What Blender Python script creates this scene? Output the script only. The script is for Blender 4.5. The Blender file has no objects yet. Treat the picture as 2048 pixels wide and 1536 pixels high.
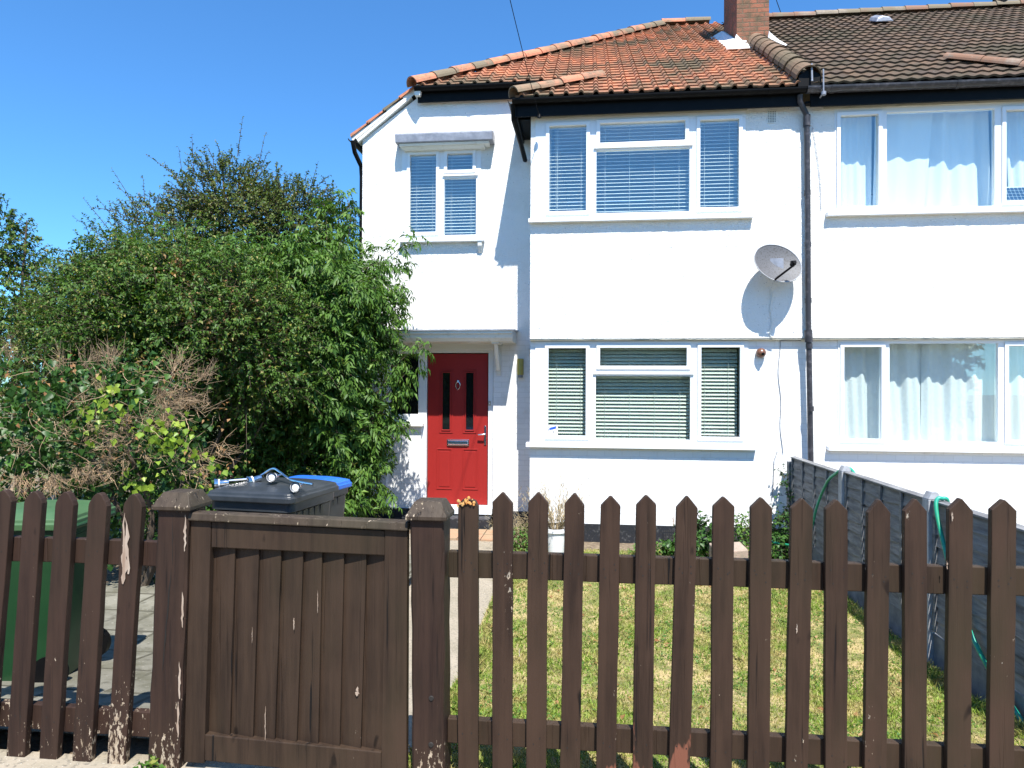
import bpy, math, random
import numpy as np
from mathutils import Vector, Matrix
R = math.radians
random.seed(7)
SC = bpy.context.scene
COL = SC.collection

# ------------------------------------------------------------------ camera
yaw, pitch, roll = R(6.3), R(.4), R(.28)
fw = Vector((-math.sin(yaw)*math.cos(pitch), math.cos(yaw)*math.cos(pitch), math.sin(pitch)))
rt = Vector((math.cos(yaw), math.sin(yaw), 0)); up = rt.cross(fw)
rr = rt*math.cos(roll) + up*math.sin(roll); uu = up*math.cos(roll) - rt*math.sin(roll)
cam = bpy.data.cameras.new('camera'); cam.lens = 24.0; cam.sensor_width = 36; cam.clip_start = .05; cam.clip_end = 1500
co = bpy.data.objects.new('camera', cam); COL.objects.link(co)
m = Matrix.Identity(4)
for i in range(3): m[i][0], m[i][1], m[i][2] = rr[i], uu[i], -fw[i]
m[2][3] = 1.7
co.matrix_world = m
SC.camera = co

# ------------------------------------------------------------------ sky, sun, exposure
SUN = Vector((.30, -1, 1.8)).normalized()
elev = math.asin(SUN.z); rot = math.atan2(SUN.x, SUN.y)
w = bpy.data.worlds.new('World'); SC.world = w; w.use_nodes = True
nt = w.node_tree; bg = nt.nodes['Background']
sky = nt.nodes.new('ShaderNodeTexSky'); sky.sky_type = 'NISHITA'; sky.sun_disc = False
sky.sun_elevation = elev; sky.sun_rotation = rot; sky.air_density = 1.0; sky.dust_density = .25; sky.ozone_density = 3.5
tn = nt.nodes.new('ShaderNodeMix'); tn.data_type = 'RGBA'; tn.blend_type = 'MULTIPLY'; tn.inputs[0].default_value = 1; tn.inputs[7].default_value = (.44, .83, 1.12, 1)
nt.links.new(sky.outputs[0], tn.inputs[6]); nt.links.new(tn.outputs[2], bg.inputs[0]); bg.inputs[1].default_value = .115
sl = bpy.data.lights.new('sun', 'SUN'); sl.energy = 5.0; sl.angle = R(.5); sl.color = (1, .965, .90)
so = bpy.data.objects.new('sun', sl); COL.objects.link(so)
so.rotation_euler = SUN.to_track_quat('Z', 'Y').to_euler(); so.location = (6, -12, 22)
vs = SC.view_settings; vs.view_transform = 'Standard'; vs.look = 'None'; vs.gamma = 1; vs.use_curve_mapping = False
vs.exposure = .95
SC.cycles.max_bounces = 8; SC.cycles.transparent_max_bounces = 12

# ------------------------------------------------------------------ materials
def srgb(r, g, b):
    f = lambda c: (c/255/12.92 if c/255 <= .04045 else ((c/255+.055)/1.055)**2.4)
    return (f(r), f(g), f(b), 1)
def C4(c): return tuple(c) if len(c) == 4 else tuple(c)+(1,)
class N:
    def __init__(s, name):
        s.m = bpy.data.materials.new(name); s.m.use_nodes = True; s.t = s.m.node_tree
        s.p = s.t.nodes['Principled BSDF']; s.out = s.t.nodes['Material Output']
        s.tc = s.t.nodes.new('ShaderNodeTexCoord').outputs['Object']
    def n(s, typ, **k):
        x = s.t.nodes.new(typ)
        for a, b in k.items(): setattr(x, a, b)
        return x
    def l(s, a, b): s.t.links.new(a, b)
    def mapv(s, sc, rot=(0,0,0)):
        x = s.n('ShaderNodeMapping'); x.inputs['Scale'].default_value = sc; x.inputs['Rotation'].default_value = rot
        s.l(s.tc, x.inputs[0]); return x.outputs[0]
    def noise(s, scale, detail=5, stretch=(1,1,1), rough=.6):
        x = s.n('ShaderNodeTexNoise'); x.inputs['Scale'].default_value = scale; x.inputs['Detail'].default_value = detail
        x.inputs['Roughness'].default_value = rough
        s.l(s.mapv(stretch), x.inputs['Vector']); return x.outputs[0]
    def ramp(s, src, lo, hi, a=0., b=1.):
        x = s.n('ShaderNodeMapRange'); x.clamp = True
        s.l(src, x.inputs[0])
        for i, v in zip((1,2,3,4), (lo, hi, a, b)): x.inputs[i].default_value = v
        return x.outputs[0]
    def mix(s, f, a, b, mode='MIX'):
        x = s.n('ShaderNodeMix', data_type='RGBA', blend_type=mode)
        for v, k in ((f, 0), (a, 6), (b, 7)):
            if hasattr(v, 'is_output'): s.l(v, x.inputs[k])
            else: x.inputs[k].default_value = v if k == 0 else C4(v)
        return x.outputs[2]
    def math(s, op, a, b=0.):
        x = s.n('ShaderNodeMath', operation=op)
        for v, k in ((a, 0), (b, 1)):
            if hasattr(v, 'is_output'): s.l(v, x.inputs[k])
            else: x.inputs[k].default_value = v
        return x.outputs[0]
    def attr(s, name='tint'):
        x = s.n('ShaderNodeAttribute'); x.attribute_name = name; return x.outputs['Fac']
    def xyz(s):
        x = s.n('ShaderNodeSeparateXYZ'); s.l(s.tc, x.inputs[0]); return x.outputs
    def col(s, c): s.l(c, s.p.inputs['Base Color'])
    def bump(s, h, strength=.5, dist=.01):
        x = s.n('ShaderNodeBump'); x.inputs['Strength'].default_value = strength; x.inputs['Distance'].default_value = dist
        s.l(h, x.inputs['Height']); s.l(x.outputs[0], s.p.inputs['Normal'])
def simple(name, c, rough=.6, c2=None, sc=6, lo=.4, hi=.65, bs=0, bd=.003, bscale=60, metal=0, spec=.5, stretch=(1,1,1)):
    k = N(name); k.p.inputs['Roughness'].default_value = rough; k.p.inputs['Metallic'].default_value = metal
    k.p.inputs['Specular IOR Level'].default_value = spec
    k.p.inputs['Base Color'].default_value = C4(c)
    if c2: k.col(k.mix(k.ramp(k.noise(sc, 6, stretch), lo, hi), c, c2))
    if bs: k.bump(k.noise(bscale, 4, stretch), bs, bd)
    return k.m
MT = {}
# white roughcast render
k = N('white_roughcast'); n1 = k.noise(1.3, 5); c = k.mix(k.ramp(n1, .5, .75), (.82,.81,.78), (.72,.71,.66))
sp = k.noise(48, 3); c = k.mix(k.ramp(sp, .68, .71), c, (.35,.34,.32)); k.col(c)
k.p.inputs['Roughness'].default_value = .85; k.bump(k.noise(58, 4), .9, .014); MT['rough'] = k.m
# painted brick
k = N('white_painted_brick'); x = k.xyz(); cx = k.n('ShaderNodeCombineXYZ'); k.l(k.math('ADD', x[0], x[1]), cx.inputs[0]); k.l(x[2], cx.inputs[1])
def bricknode(k, cx, c1, c2, mo, ms=.010, bw=.225, rh=.075):
    b = k.n('ShaderNodeTexBrick'); k.l(cx.outputs[0], b.inputs['Vector'])
    b.inputs['Scale'].default_value = 1; b.inputs['Brick Width'].default_value = bw; b.inputs['Row Height'].default_value = rh
    b.inputs['Mortar Size'].default_value = ms; b.inputs['Mortar Smooth'].default_value = .3
    b.inputs['Color1'].default_value = C4(c1); b.inputs['Color2'].default_value = C4(c2); b.inputs['Mortar'].default_value = C4(mo)
    return b
b = bricknode(k, cx, (.80,.80,.79), (.77,.77,.76), (.72,.72,.71), .005)
cr = k.ramp(k.noise(2.2, 5), .58, .72); k.col(k.mix(cr, b.outputs[0], (.66,.65,.62)))
k.p.inputs['Roughness'].default_value = .7; k.bump(k.math('ADD', k.math('MULTIPLY', b.outputs[1], -1.), k.math('MULTIPLY', k.noise(30, 5), .7)), .5, .006); MT['pbrick'] = k.m
# chimney brick
k = N('red_brick'); x = k.xyz(); cx = k.n('ShaderNodeCombineXYZ'); k.l(k.math('ADD', x[0], x[1]), cx.inputs[0]); k.l(x[2], cx.inputs[1])
b = bricknode(k, cx, (.30,.105,.055), (.20,.085,.05), (.15,.10,.06), .010)
k.col(k.mix(k.ramp(k.noise(5, 6), .45, .65), b.outputs[0], (.11,.075,.04))); k.p.inputs['Roughness'].default_value = .9
k.bump(k.math('ADD', k.math('MULTIPLY', b.outputs[1], -1.), k.noise(40, 4)), .8, .01); MT['brick'] = k.m
# upvc, trims
MT['upvc'] = simple('white_upvc', (.80,.81,.82), .28)
MT['trim'] = simple('white_trim', (.74,.74,.70), .5, (.58,.57,.50), 8, .55, .75, .2)
MT['cream'] = simple('weathered_cream_board', (.50,.48,.40), .7, (.30,.29,.22), 20, .5, .7, .3, stretch=(.2,1,1))
MT['lead'] = simple('lead_sheet', (.22,.23,.26), .45, (.34,.35,.39), 7, .4, .7, .5, .01, 12, .3)
MT['blackp'] = simple('black_plastic', (.0045,.0045,.0050), .5, (.008,.008,.008), 9, .5, .8, spec=.12)
MT['greypipe'] = simple('weathered_dark_pipe', (.028,.027,.032), .45, (.11,.10,.11), 14, .5, .75, .2, .002)
MT['mortar'] = simple('white_mortar', (.75,.75,.75), .8, (.5,.5,.48), 9, .5, .7, .5)
MT['plinth'] = simple('black_painted_plinth', (.016,.018,.023), .5, (.10,.10,.10), 22, .55, .7, .5, .004)
MT['interior'] = simple('interior_plaster', (.40,.39,.36), .9)
MT['slat'] = simple('blind_slat', (.80,.82,.78), .45)
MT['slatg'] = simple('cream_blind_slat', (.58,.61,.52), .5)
MT['cord'] = simple('blind_cord', (.6,.62,.6), .8)
k = N('glass'); g = k.n('ShaderNodeBsdfGlossy'); g.inputs['Roughness'].default_value = .0; g.inputs[0].default_value = (1,1,1,1)
tr = k.n('ShaderNodeBsdfTransparent'); tr.inputs[0].default_value = (.95,.985,.98,1)
mx = k.n('ShaderNodeMixShader'); mx.inputs[0].default_value = .12; k.l(tr.outputs[0], mx.inputs[1]); k.l(g.outputs[0], mx.inputs[2]); k.l(mx.outputs[0], k.out.inputs[0]); MT['glass'] = k.m
k = N('dark_glass'); k.p.inputs['Base Color'].default_value = (.008,.010,.010,1); k.p.inputs['Roughness'].default_value = .08; MT['dglass'] = k.m
# curtain
k = N('white_curtain'); tl = k.n('ShaderNodeBsdfTranslucent'); tl.inputs[0].default_value = (.75,.78,.78,1)
k.p.inputs['Base Color'].default_value = (.86,.89,.90,1); k.p.inputs['Roughness'].default_value = .9
mx = k.n('ShaderNodeMixShader'); mx.inputs[0].default_value = .12; k.l(k.p.outputs[0], mx.inputs[1]); k.l(tl.outputs[0], mx.inputs[2]); k.l(mx.outputs[0], k.out.inputs[0]); MT['curtain'] = k.m
# tiles
def tilemat(name, a, bcol, moss, mlo, mhi, white=True, patch=False):
    k = N(name); c = k.mix(k.attr(), a, bcol)
    if patch: c = k.mix(k.ramp(k.math('ADD', k.math('MULTIPLY', k.attr(), .55), k.math('MULTIPLY', k.noise(5, 5), .6)), .52, .64), c, (.17,.135,.085))
    c = k.mix(k.ramp(k.noise(1.1, 6, rough=.7), mlo, mhi), c, moss)
    c = k.mix(k.ramp(k.noise(16, 5, rough=.7), .52, .70), c, tuple(v*.55 for v in moss[:3]))
    if white: c = k.mix(k.ramp(k.noise(26, 3), .72, .76), c, (.42,.40,.36))
    k.col(c); k.p.inputs['Roughness'].default_value = .85; k.bump(k.noise(55, 5), .5, .004); return k.m
MT['otile'] = tilemat('orange_clay_tile', (.50,.19,.088), (.32,.125,.065), (.12,.085,.045), .42, .60)
MT['btile'] = tilemat('brown_concrete_tile', (.135,.080,.045), (.070,.044,.028), (.062,.046,.022), .45, .62)
MT['otilel'] = tilemat('ridge_clay_tile', (.55,.20,.105), (.42,.17,.10), (.26,.16,.095), .50, .60, patch=True)
MT['btilel'] = tilemat('mossy_ridge_tile', (.20,.125,.075), (.15,.09,.05), (.12,.09,.05), .45, .6)
MT['nridge'] = tilemat('lichened_ridge_tile', (.22,.11,.065), (.15,.085,.05), (.27,.22,.17), .52, .66, patch=True)
# brown stained wood
def woodmat(name, base, alt, peel, plo, zfade=None, peelc2=(.42,.34,.25), red=None):
    k = N(name); gr = k.noise(26, 6, (1,1,.06), .65)
    c = k.mix(k.ramp(gr, .38, .66), tuple(v*1.12 for v in base[:3]), tuple(v*.8 for v in alt[:3])); c = k.mix(k.ramp(k.noise(1.7, 3, (1,1,.35)), .45, .65, 0, .6), c, (base[0]*1.05, base[1]*1.35, base[2]*1.1))
    c = k.mix(k.ramp(k.noise(3.2, 4, (1,1,.5)), .45, .7), c, tuple(v*1.35 for v in base[:3]))
    kn = k.noise(9, 2, (1,1,.45)); c = k.mix(k.ramp(kn, .70, .74), c, tuple(v*.35 for v in base[:3]))
    ck = k.noise(30, 3, (1,1,.035)); c = k.mix(k.ramp(ck, .66, .70), c, (.006,.005,.005))
    pn = k.math('ADD', k.math('MULTIPLY', k.noise(75, 4, (1,1,.35), .7), .6), k.math('MULTIPLY', k.noise(6, 3, (1,1,.3)), .4))
    z = k.xyz()[2]
    thr = plo
    if zfade is not None:
        pn = k.math('ADD', pn, k.math('MULTIPLY', k.ramp(z, 0, zfade, 1, 0), .085))
    c = k.mix(k.ramp(pn, thr, thr+.02), c, k.mix(k.ramp(k.noise(30, 2), .45, .55), peel, peelc2))
    if red:
        rn = k.math('ADD', k.noise(13, 4, (1,1,.3)), k.math('MULTIPLY', k.ramp(z, .05, .42, 1, 0), .40))
        xx = k.xyz()[0]
        rn = k.math('ADD', rn, k.math('MULTIPLY', k.ramp(k.math('ABSOLUTE', k.math('SUBTRACT', xx, red)), .2, .55, 0, 1), -.4))
        c = k.mix(k.ramp(rn, .80, .85), c, (.17,.065,.04))
    k.col(c); k.p.inputs['Roughness'].default_value = .62; k.p.inputs['Specular IOR Level'].default_value = .22
    k.bump(k.math('ADD', gr, k.math('MULTIPLY', k.ramp(ck, .6, .7), -1.2)), .8, .004); return k.m
B0, B1 = (.038,.0215,.0140), (.027,.0152,.0103)
MT['wood'] = woodmat('brown_stained_wood', B0, B1, (.25,.22,.18), .655, red=-.27)
MT['woodg'] = woodmat('brown_gate_wood', (.037,.0225,.0145), (.028,.0168,.0112), (.30,.26,.20), .69)
MT['woodp'] = woodmat('peeling_brown_wood', (.034,.0185,.0130), (.025,.0135,.0105), (.30,.23,.16), .645, .6)
MT['woodcap'] = woodmat('worn_cap_wood', (.050,.036,.025), (.034,.023,.016), (.30,.24,.16), .60)
k = N('grey_weathered_wood'); gr = k.noise(14, 7, (1,.18,1.6), .7)
c = k.mix(k.ramp(gr, .36, .66), (.105,.105,.11), (.25,.25,.25)); c = k.mix(k.ramp(k.noise(5, 4, (1,.3,2)), .62, .72), c, (.05,.05,.055))
k.col(c); k.p.inputs['Roughness'].default_value = .9; k.bump(gr, .6, .004); MT['gwood'] = k.m
MT['gpost'] = simple('pale_grey_post', (.40,.41,.43), .9, (.26,.26,.27), 12, .4, .7, .4, .004)
MT['gravel_board'] = simple('grey_gravel_board', (.13,.135,.145), .9, (.25,.25,.25), 6, .4, .7, .3)
# door
k = N('red_door_paint'); c = k.mix(k.ramp(k.noise(90, 4, (1,1,.1)), .4, .7), (.30,.020,.017), (.27,.018,.016)); k.col(c)
k.p.inputs['Roughness'].default_value = .45; k.bump(k.noise(90, 5, (1,1,.08)), .12, .001); k.p.inputs['Specular IOR Level'].default_value = .25; MT['red'] = k.m
MT['chrome'] = simple('chrome', (.75,.75,.76), .18, metal=1)
MT['brass'] = simple('brass', (.42,.36,.10), .4, metal=.4)
MT['copper'] = simple('brown_dome', (.16,.07,.04), .3)
MT['bulb'] = simple('bulb', (.8,.8,.78), .15)
# plastics
MT['binblack'] = simple('charcoal_bin_plastic', (.022,.026,.030), .42, (.042,.046,.050), 5, .45, .7, .12, .001, 90)
MT['binblue'] = simple('blue_lid_plastic', (.02,.13,.55), .4)
MT['bingreen'] = simple('green_bin_plastic', (.010,.046,.016), .38, (.014,.058,.020), 4, .4, .7, .1, .001, 90)
MT['binlidg'] = simple('faded_green_lid', (.045,.105,.038), .5, (.065,.13,.052), 4, .4, .7)
MT['hose'] = simple('green_hose', (.015,.27,.14), .4, (.02,.33,.24), 3, .4, .6)
MT['potm'] = simple('grey_pot_plastic', (.75,.75,.75), .6, (.66,.66,.65), 7, .4, .7)
MT['soil'] = simple('dry_soil', (.12,.085,.055), .95, (.22,.17,.11), 18, .4, .65, .7, .02, 35)
k = N('satellite_mesh'); c = k.mix(k.ramp(k.noise(60, 4), .53, .62), (.105,.105,.112), (.060,.056,.052)); k.col(c); k.p.inputs['Roughness'].default_value = .6; MT['dish'] = k.m
# grounds
k = N('concrete_path'); c = k.mix(k.ramp(k.noise(3, 6), .35, .7), (.33,.28,.215), (.23,.20,.145)); c = k.mix(k.ramp(k.noise(45, 4), .52, .68), c, (.16,.14,.11)); c = k.mix(k.ramp(k.noise(70, 3), .64, .68), c, (.50,.46,.38))
k.col(c); k.p.inputs['Roughness'].default_value = .95; k.bump(k.noise(50, 6), .6, .006); MT['path'] = k.m
k = N('paving_flags'); x = k.xyz(); cx = k.n('ShaderNodeCombineXYZ'); k.l(x[0], cx.inputs[0]); k.l(x[1], cx.inputs[1])
b = bricknode(k, cx, (.21,.20,.16), (.16,.15,.12), (.05,.045,.03), .016, .60, .45)
c = k.mix(k.ramp(k.noise(4, 6), .42, .68), b.outputs[0], (.10,.095,.065)); c = k.mix(k.ramp(k.noise(28, 4), .64, .70), c, (.28,.26,.22)); c = k.mix(k.ramp(k.noise(9, 6), .55, .68), c, (.08,.075,.055)); k.col(c)
k.p.inputs['Roughness'].default_value = .9; k.bump(k.math('ADD', k.math('MULTIPLY', b.outputs[1], -1.), k.noise(30, 6)), .6, .008); MT['flags'] = k.m
k = N('lawn_earth'); c = k.mix(k.ramp(k.noise(4.2, 6, rough=.7), .42, .55), (.13,.15,.035), (.42,.32,.15)); c = k.mix(k.ramp(k.noise(30, 5), .5, .7), c, (.16,.12,.06)); k.col(c)
k.p.inputs['Roughness'].default_value = 1; k.bump(k.noise(40, 6), .9, .02); MT['lawn'] = k.m
k = N('grass_blade'); p = k.ramp(k.noise(4.2, 6, rough=.7), .45, .58); g1 = k.mix(k.attr(), (.13,.24,.025), (.31,.41,.06)); d1 = k.mix(k.attr(), (.50,.40,.17), (.34,.33,.09))
cc = k.mix(p, g1, d1)
tl = k.n('ShaderNodeBsdfTranslucent'); k.l(cc, tl.inputs[0]); k.col(cc); k.p.inputs['Roughness'].default_value = .6
mx = k.n('ShaderNodeMixShader'); mx.inputs[0].default_value = .3; k.l(k.p.outputs[0], mx.inputs[1]); k.l(tl.outputs[0], mx.inputs[2]); k.l(mx.outputs[0], k.out.inputs[0]); MT['grass'] = k.m
MT['terra'] = simple('terracotta_paving', (.40,.22,.13), .9, (.30,.24,.15), 9, .4, .65, .5, .006)
MT['asphalt'] = simple('asphalt', (.05,.05,.052), .9, (.08,.08,.08), 8, .4, .7, .5, .006)
MT['field'] = simple('far_ground', (.10,.12,.04), 1, (.16,.14,.07), .3, .4, .6)
def leafmat(name, a, b, c_, rough=.5, trans=.35, spec=.28):
    k = N(name); t = k.attr()
    c = k.mix(k.ramp(t, 0, .6), a, b); c = k.mix(k.ramp(t, .86, .96), c, c_)
    tl = k.n('ShaderNodeBsdfTranslucent'); k.l(k.mix(1., c, (1.25,1.3,.7), 'MULTIPLY'), tl.inputs[0]); k.col(c); k.p.inputs['Roughness'].default_value = rough
    k.p.inputs['Specular IOR Level'].default_value = spec
    mx = k.n('ShaderNodeMixShader'); mx.inputs[0].default_value = trans; k.l(k.p.outputs[0], mx.inputs[1]); k.l(tl.outputs[0], mx.inputs[2]); k.l(mx.outputs[0], k.out.inputs[0]); return k.m
MT['elder'] = leafmat('elder_leaf', (.040,.098,.014), (.082,.165,.024), (.14,.23,.04), trans=.25)
MT['bush'] = leafmat('bush_leaf', (.038,.090,.012), (.075,.148,.021), (.22,.20,.045), trans=.25)
MT['haw'] = leafmat('hawthorn_leaf', (.052,.092,.017), (.100,.140,.028), (.20,.17,.05), trans=.25)
MT['ivy'] = leafmat('ivy_leaf', (.022,.065,.012), (.042,.105,.02), (.08,.17,.03), .42, trans=.2)
MT['ivyy'] = leafmat('young_ivy_leaf', (.17,.28,.03), (.27,.38,.045), (.36,.44,.07), .4)
MT['weed'] = leafmat('weed_leaf', (.05,.13,.02), (.11,.21,.04), (.30,.30,.08))
MT['dead'] = leafmat('dead_leaf', (.24,.10,.04), (.35,.20,.09), (.45,.30,.15), .7)
MT['twig'] = simple('dead_twig', (.52,.36,.21), .9, (.26,.18,.11), 3, .4, .6)
MT['oldtwig'] = simple('old_twig', (.24,.17,.10), .9, (.13,.09,.06), 3, .4, .6)
MT['bark'] = simple('bark', (.07,.05,.035), .95, (.12,.09,.06), 12, .4, .7, .6, .01, 30, stretch=(1,1,.3))
MT['dryplant'] = simple('dry_stem', (.42,.34,.20), .9, (.30,.22,.12), 9, .4, .6)
MT['lichen'] = simple('orange_lichen', (.60,.22,.04), .9, (.45,.30,.12), 30, .4, .6)
MT['white'] = simple('sticker_white', (.8,.8,.8), .4)
MT['blue'] = simple('sticker_blue', (.02,.10,.75), .4)
MT['solar'] = simple('solar_cell', (.02,.035,.07), .2)
MT['nail'] = simple('nail_head', (.015,.012,.010), .8)
MT['vent'] = simple('vent_hole', (.03,.03,.03), .9)

# ------------------------------------------------------------------ mesh helpers
class MB:
    def __init__(s): s.v = []; s.f = []; s.mi = []; s.t = []; s.sm = []
    def add(s, vs_, fs, mi=0, tint=0., smooth=False):
        o = len(s.v); s.v += [tuple(v) for v in vs_]; s.t += [tint]*len(vs_)
        for f in fs: s.f.append(tuple(i+o for i in f)); s.mi.append(mi); s.sm.append(smooth)
    def box(s, x0, x1, y0, y1, z0, z1, mi=0, tint=0.):
        s.add([(x, y, z) for x in (x0, x1) for y in (y0, y1) for z in (z0, z1)],
              [(0,1,3,2), (4,6,7,5), (0,4,5,1), (2,3,7,6), (0,2,6,4), (1,5,7,3)], mi, tint)
    def hexa(s, a, b, mi=0, tint=0.):   # a, b: matching quads (lists of four points)
        s.add(list(a)+list(b), [(3,2,1,0), (4,5,6,7), (0,1,5,4), (1,2,6,5), (2,3,7,6), (3,0,4,7)], mi, tint)
    def prism(s, poly, d, mi=0, tint=0.):  # planar polygon extruded by vector d
        n = len(poly); d = Vector(d); q = [Vector(p) for p in poly]
        s.add(q+[p+d for p in q], [tuple(range(n-1, -1, -1)), tuple(range(n, 2*n))]+[(i, (i+1) % n, n+(i+1) % n, n+i) for i in range(n)], mi, tint)
    def tube(s, pts, r, n=8, mi=0, cap=True, tint=0., smooth=True):
        pts = [Vector(p) for p in pts]; rs = r if isinstance(r, (list, tuple)) else [r]*len(pts)
        V = []; a = None
        for i, p in enumerate(pts):
            d = (pts[min(i+1, len(pts)-1)]-pts[max(i-1, 0)]).normalized()
            if a is None: a = d.orthogonal().normalized()
            a = (a-d*a.dot(d)).normalized(); b = d.cross(a)
            V += [p+(a*math.cos(t)+b*math.sin(t))*rs[i] for t in [2*math.pi*j/n for j in range(n)]]
        F = [(i*n+j, i*n+(j+1) % n, (i+1)*n+(j+1) % n, (i+1)*n+j) for i in range(len(pts)-1) for j in range(n)]
        s.add(V, F, mi, tint, smooth)
        if cap: o = len(s.v)-len(V); s.f += [tuple(o+j for j in range(n-1, -1, -1)), tuple(o+len(V)-n+j for j in range(n))]; s.mi += [mi]*2; s.sm += [False]*2
    def lathe(s, c, prof, n=20, axis=(0,0,1), mi=0, tint=0.):
        ax = Vector(axis).normalized(); a = ax.orthogonal().normalized(); b = ax.cross(a); c = Vector(c)
        V = [c+ax*h+(a*math.cos(2*math.pi*j/n)+b*math.sin(2*math.pi*j/n))*r for r, h in prof for j in range(n)]
        F = [(i*n+j, i*n+(j+1) % n, (i+1)*n+(j+1) % n, (i+1)*n+j) for i in range(len(prof)-1) for j in range(n)]
        s.add(V, F, mi, tint, True)
    def build(s, name, mats, parent=None, bevel=0, loc=None):
        if not isinstance(mats, (list, tuple)): mats = [mats]
        root = parent
        while root is not None and root.parent is not None: root = root.parent
        off = np.array(root.location) if root is not None else np.array(loc if loc is not None else (0,0,0), float)
        me = bpy.data.meshes.new(name)
        V = np.array(s.v, float)-off
        me.from_pydata(V.tolist(), [], s.f)
        for mm in mats: me.materials.append(MT[mm])
        me.polygons.foreach_set('material_index', s.mi); me.polygons.foreach_set('use_smooth', s.sm)
        at = me.attributes.new('tint', 'FLOAT', 'POINT'); at.data.foreach_set('value', s.t)
        me.update()
        if any(s.sm): me.set_sharp_from_angle(angle=R(38))
        o = bpy.data.objects.new(name, me); COL.objects.link(o)
        if parent is not None: o.parent = parent
        else: o.location = off
        if bevel:
            b = o.modifiers.new('bevel', 'BEVEL'); b.width = bevel; b.segments = 2; b.limit_method = 'ANGLE'; b.angle_limit = R(40)
        return o
def tag(o, label=None, cat=None, group=None, kind=None):
    if label: o['label'] = label
    if cat: o['category'] = cat
    if group: o['group'] = group
    if kind: o['kind'] = kind
    return o
def thing(name, loc, label, cat, group=None):
    o = bpy.data.objects.new(name, None); COL.objects.link(o); o.location = loc; o.empty_display_size = .1
    return tag(o, label, cat, group)
_G = np.random.RandomState(3).rand(64, 64)
def vn(x, z, s):   # value noise
    x = np.asarray(x)*s; z = np.asarray(z)*s; xi = np.floor(x).astype(int); zi = np.floor(z).astype(int); fx = x-xi; fz = z-zi
    fx = fx*fx*(3-2*fx); fz = fz*fz*(3-2*fz); g = lambda a, b: _G[a % 64, b % 64]
    return (g(xi,zi)*(1-fx)+g(xi+1,zi)*fx)*(1-fz)+(g(xi,zi+1)*(1-fx)+g(xi+1,zi+1)*fx)*fz
def panel(mb, x0, x1, z0, z1, Y, holes=(), t=.2, step=None, amp=0, top=None, mi=0):
    """upright slab in the XZ plane with its front at Y, rectangular holes, optional rough front"""
    xs = {x0, x1}; zs = {z0, z1}
    for h in holes: xs |= {h[0], h[1]}; zs |= {h[2], h[3]}
    def refine(a):
        a = sorted(a)
        if not step: return a
        r = []
        for p, q in zip(a, a[1:]):
            n = max(1, int(round((q-p)/step))); r += [p+(q-p)*i/n for i in range(n)]
        return r+[a[-1]]
    xs = refine(xs); zs = refine(zs); nx, nz = len(xs), len(zs)
    X, Z = np.meshgrid(xs, zs, indexing='ij')
    if top is not None: Z = np.minimum(Z, top(X))
    D = np.zeros_like(X)
    if amp: D = amp*(.55*vn(X, Z, 22)+.3*vn(X+9, Z, 47)+.35*vn(X, Z+5, 6))
    V = [(X[i,j], Y-D[i,j], Z[i,j]) for i in range(nx) for j in range(nz)]; nb = len(V)
    V += [(X[i,j], Y+t, Z[i,j]) for i in range(nx) for j in range(nz)]
    solid = np.zeros((nx+1, nz+1), bool)
    for i in range(nx-1):
        for j in range(nz-1):
            cx_, cz_ = (xs[i]+xs[i+1])/2, (zs[j]+zs[j+1])/2
            solid[i+1,j+1] = not any(h[0] < cx_ < h[1] and h[2] < cz_ < h[3] for h in holes)
    id_ = lambda i, j: i*nz+j
    F = []
    for i in range(nx-1):
        for j in range(nz-1):
            if not solid[i+1,j+1]: continue
            a, b, c, d = id_(i,j), id_(i+1,j), id_(i+1,j+1), id_(i,j+1)
            F.append((a,b,c,d)); F.append((d+nb,c+nb,b+nb,a+nb))
            if not solid[i+1,j]: F.append((a,a+nb,b+nb,b))
            if not solid[i+1,j+2]: F.append((d,c,c+nb,d+nb))
            if not solid[i,j+1]: F.append((a,d,d+nb,a+nb))
            if not solid[i+2,j+1]: F.append((b,b+nb,c+nb,c))
    mb.add(V, F, mi)

# ------------------------------------------------------------------ ground
def gh(y):  # garden falls gently from the fence towards the house
    return float(np.interp(y, [2.9, 3.05, 4.7, 20], [-.03, -.04, -.29, -.29]))
def sheet(name, xf0, xf1, y0, y1, dz, mat, ny=30, nx=12, wob=.0):
    mb = MB(); V = []; 
    for j in range(ny+1):
        y = y0+(y1-y0)*j/ny
        for i in range(nx+1):
            a, b = xf0(y), xf1(y); x = a+(b-a)*i/nx
            V.append((x, y, gh(y)+dz+(wob*(vn(x, y, 2.)-.5) if 0 < i < nx else 0)))
    F = [(j*(nx+1)+i, j*(nx+1)+i+1, (j+1)*(nx+1)+i+1, (j+1)*(nx+1)+i) for j in range(ny) for i in range(nx)]
    mb.add(V, F); return tag(mb.build(name, mat), kind='structure')
mb = MB(); mb.add([(-400,-400,-.6), (400,-400,-.6), (400,600,-.6), (-400,600,-.6)], [(0,1,2,3)]); tag(mb.build('ground', 'field'), kind='structure')
mb = MB(); mb.box(-40, 40, -2.4, 2.98, -.5, -.03); tag(mb.build('pavement', 'path'), kind='structure')
mb = MB(); mb.box(-40, 40, -9.5, -2.52, -.55, -.15); tag(mb.build('road', 'asphalt'), kind='structure')
mb = MB(); mb.box(-40, 40, -2.52, -2.4, -.5, -.034); tag(mb.build('kerb', 'gravel_board'), kind='structure')
sheet('garden_ground', lambda y: -12, lambda y: 9, 2.98, 20, -.012, 'soil', 60, 40, .012)
pr = lambda y: float(np.interp(y, [3, 6.7, 8.7, 9], [-.85, -.90, -1.15, -1.2]))
sheet('paving', lambda y: -4.6, lambda y: -1.75, 2.98, 7.6, .10, 'flags', 40, 8)
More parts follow.
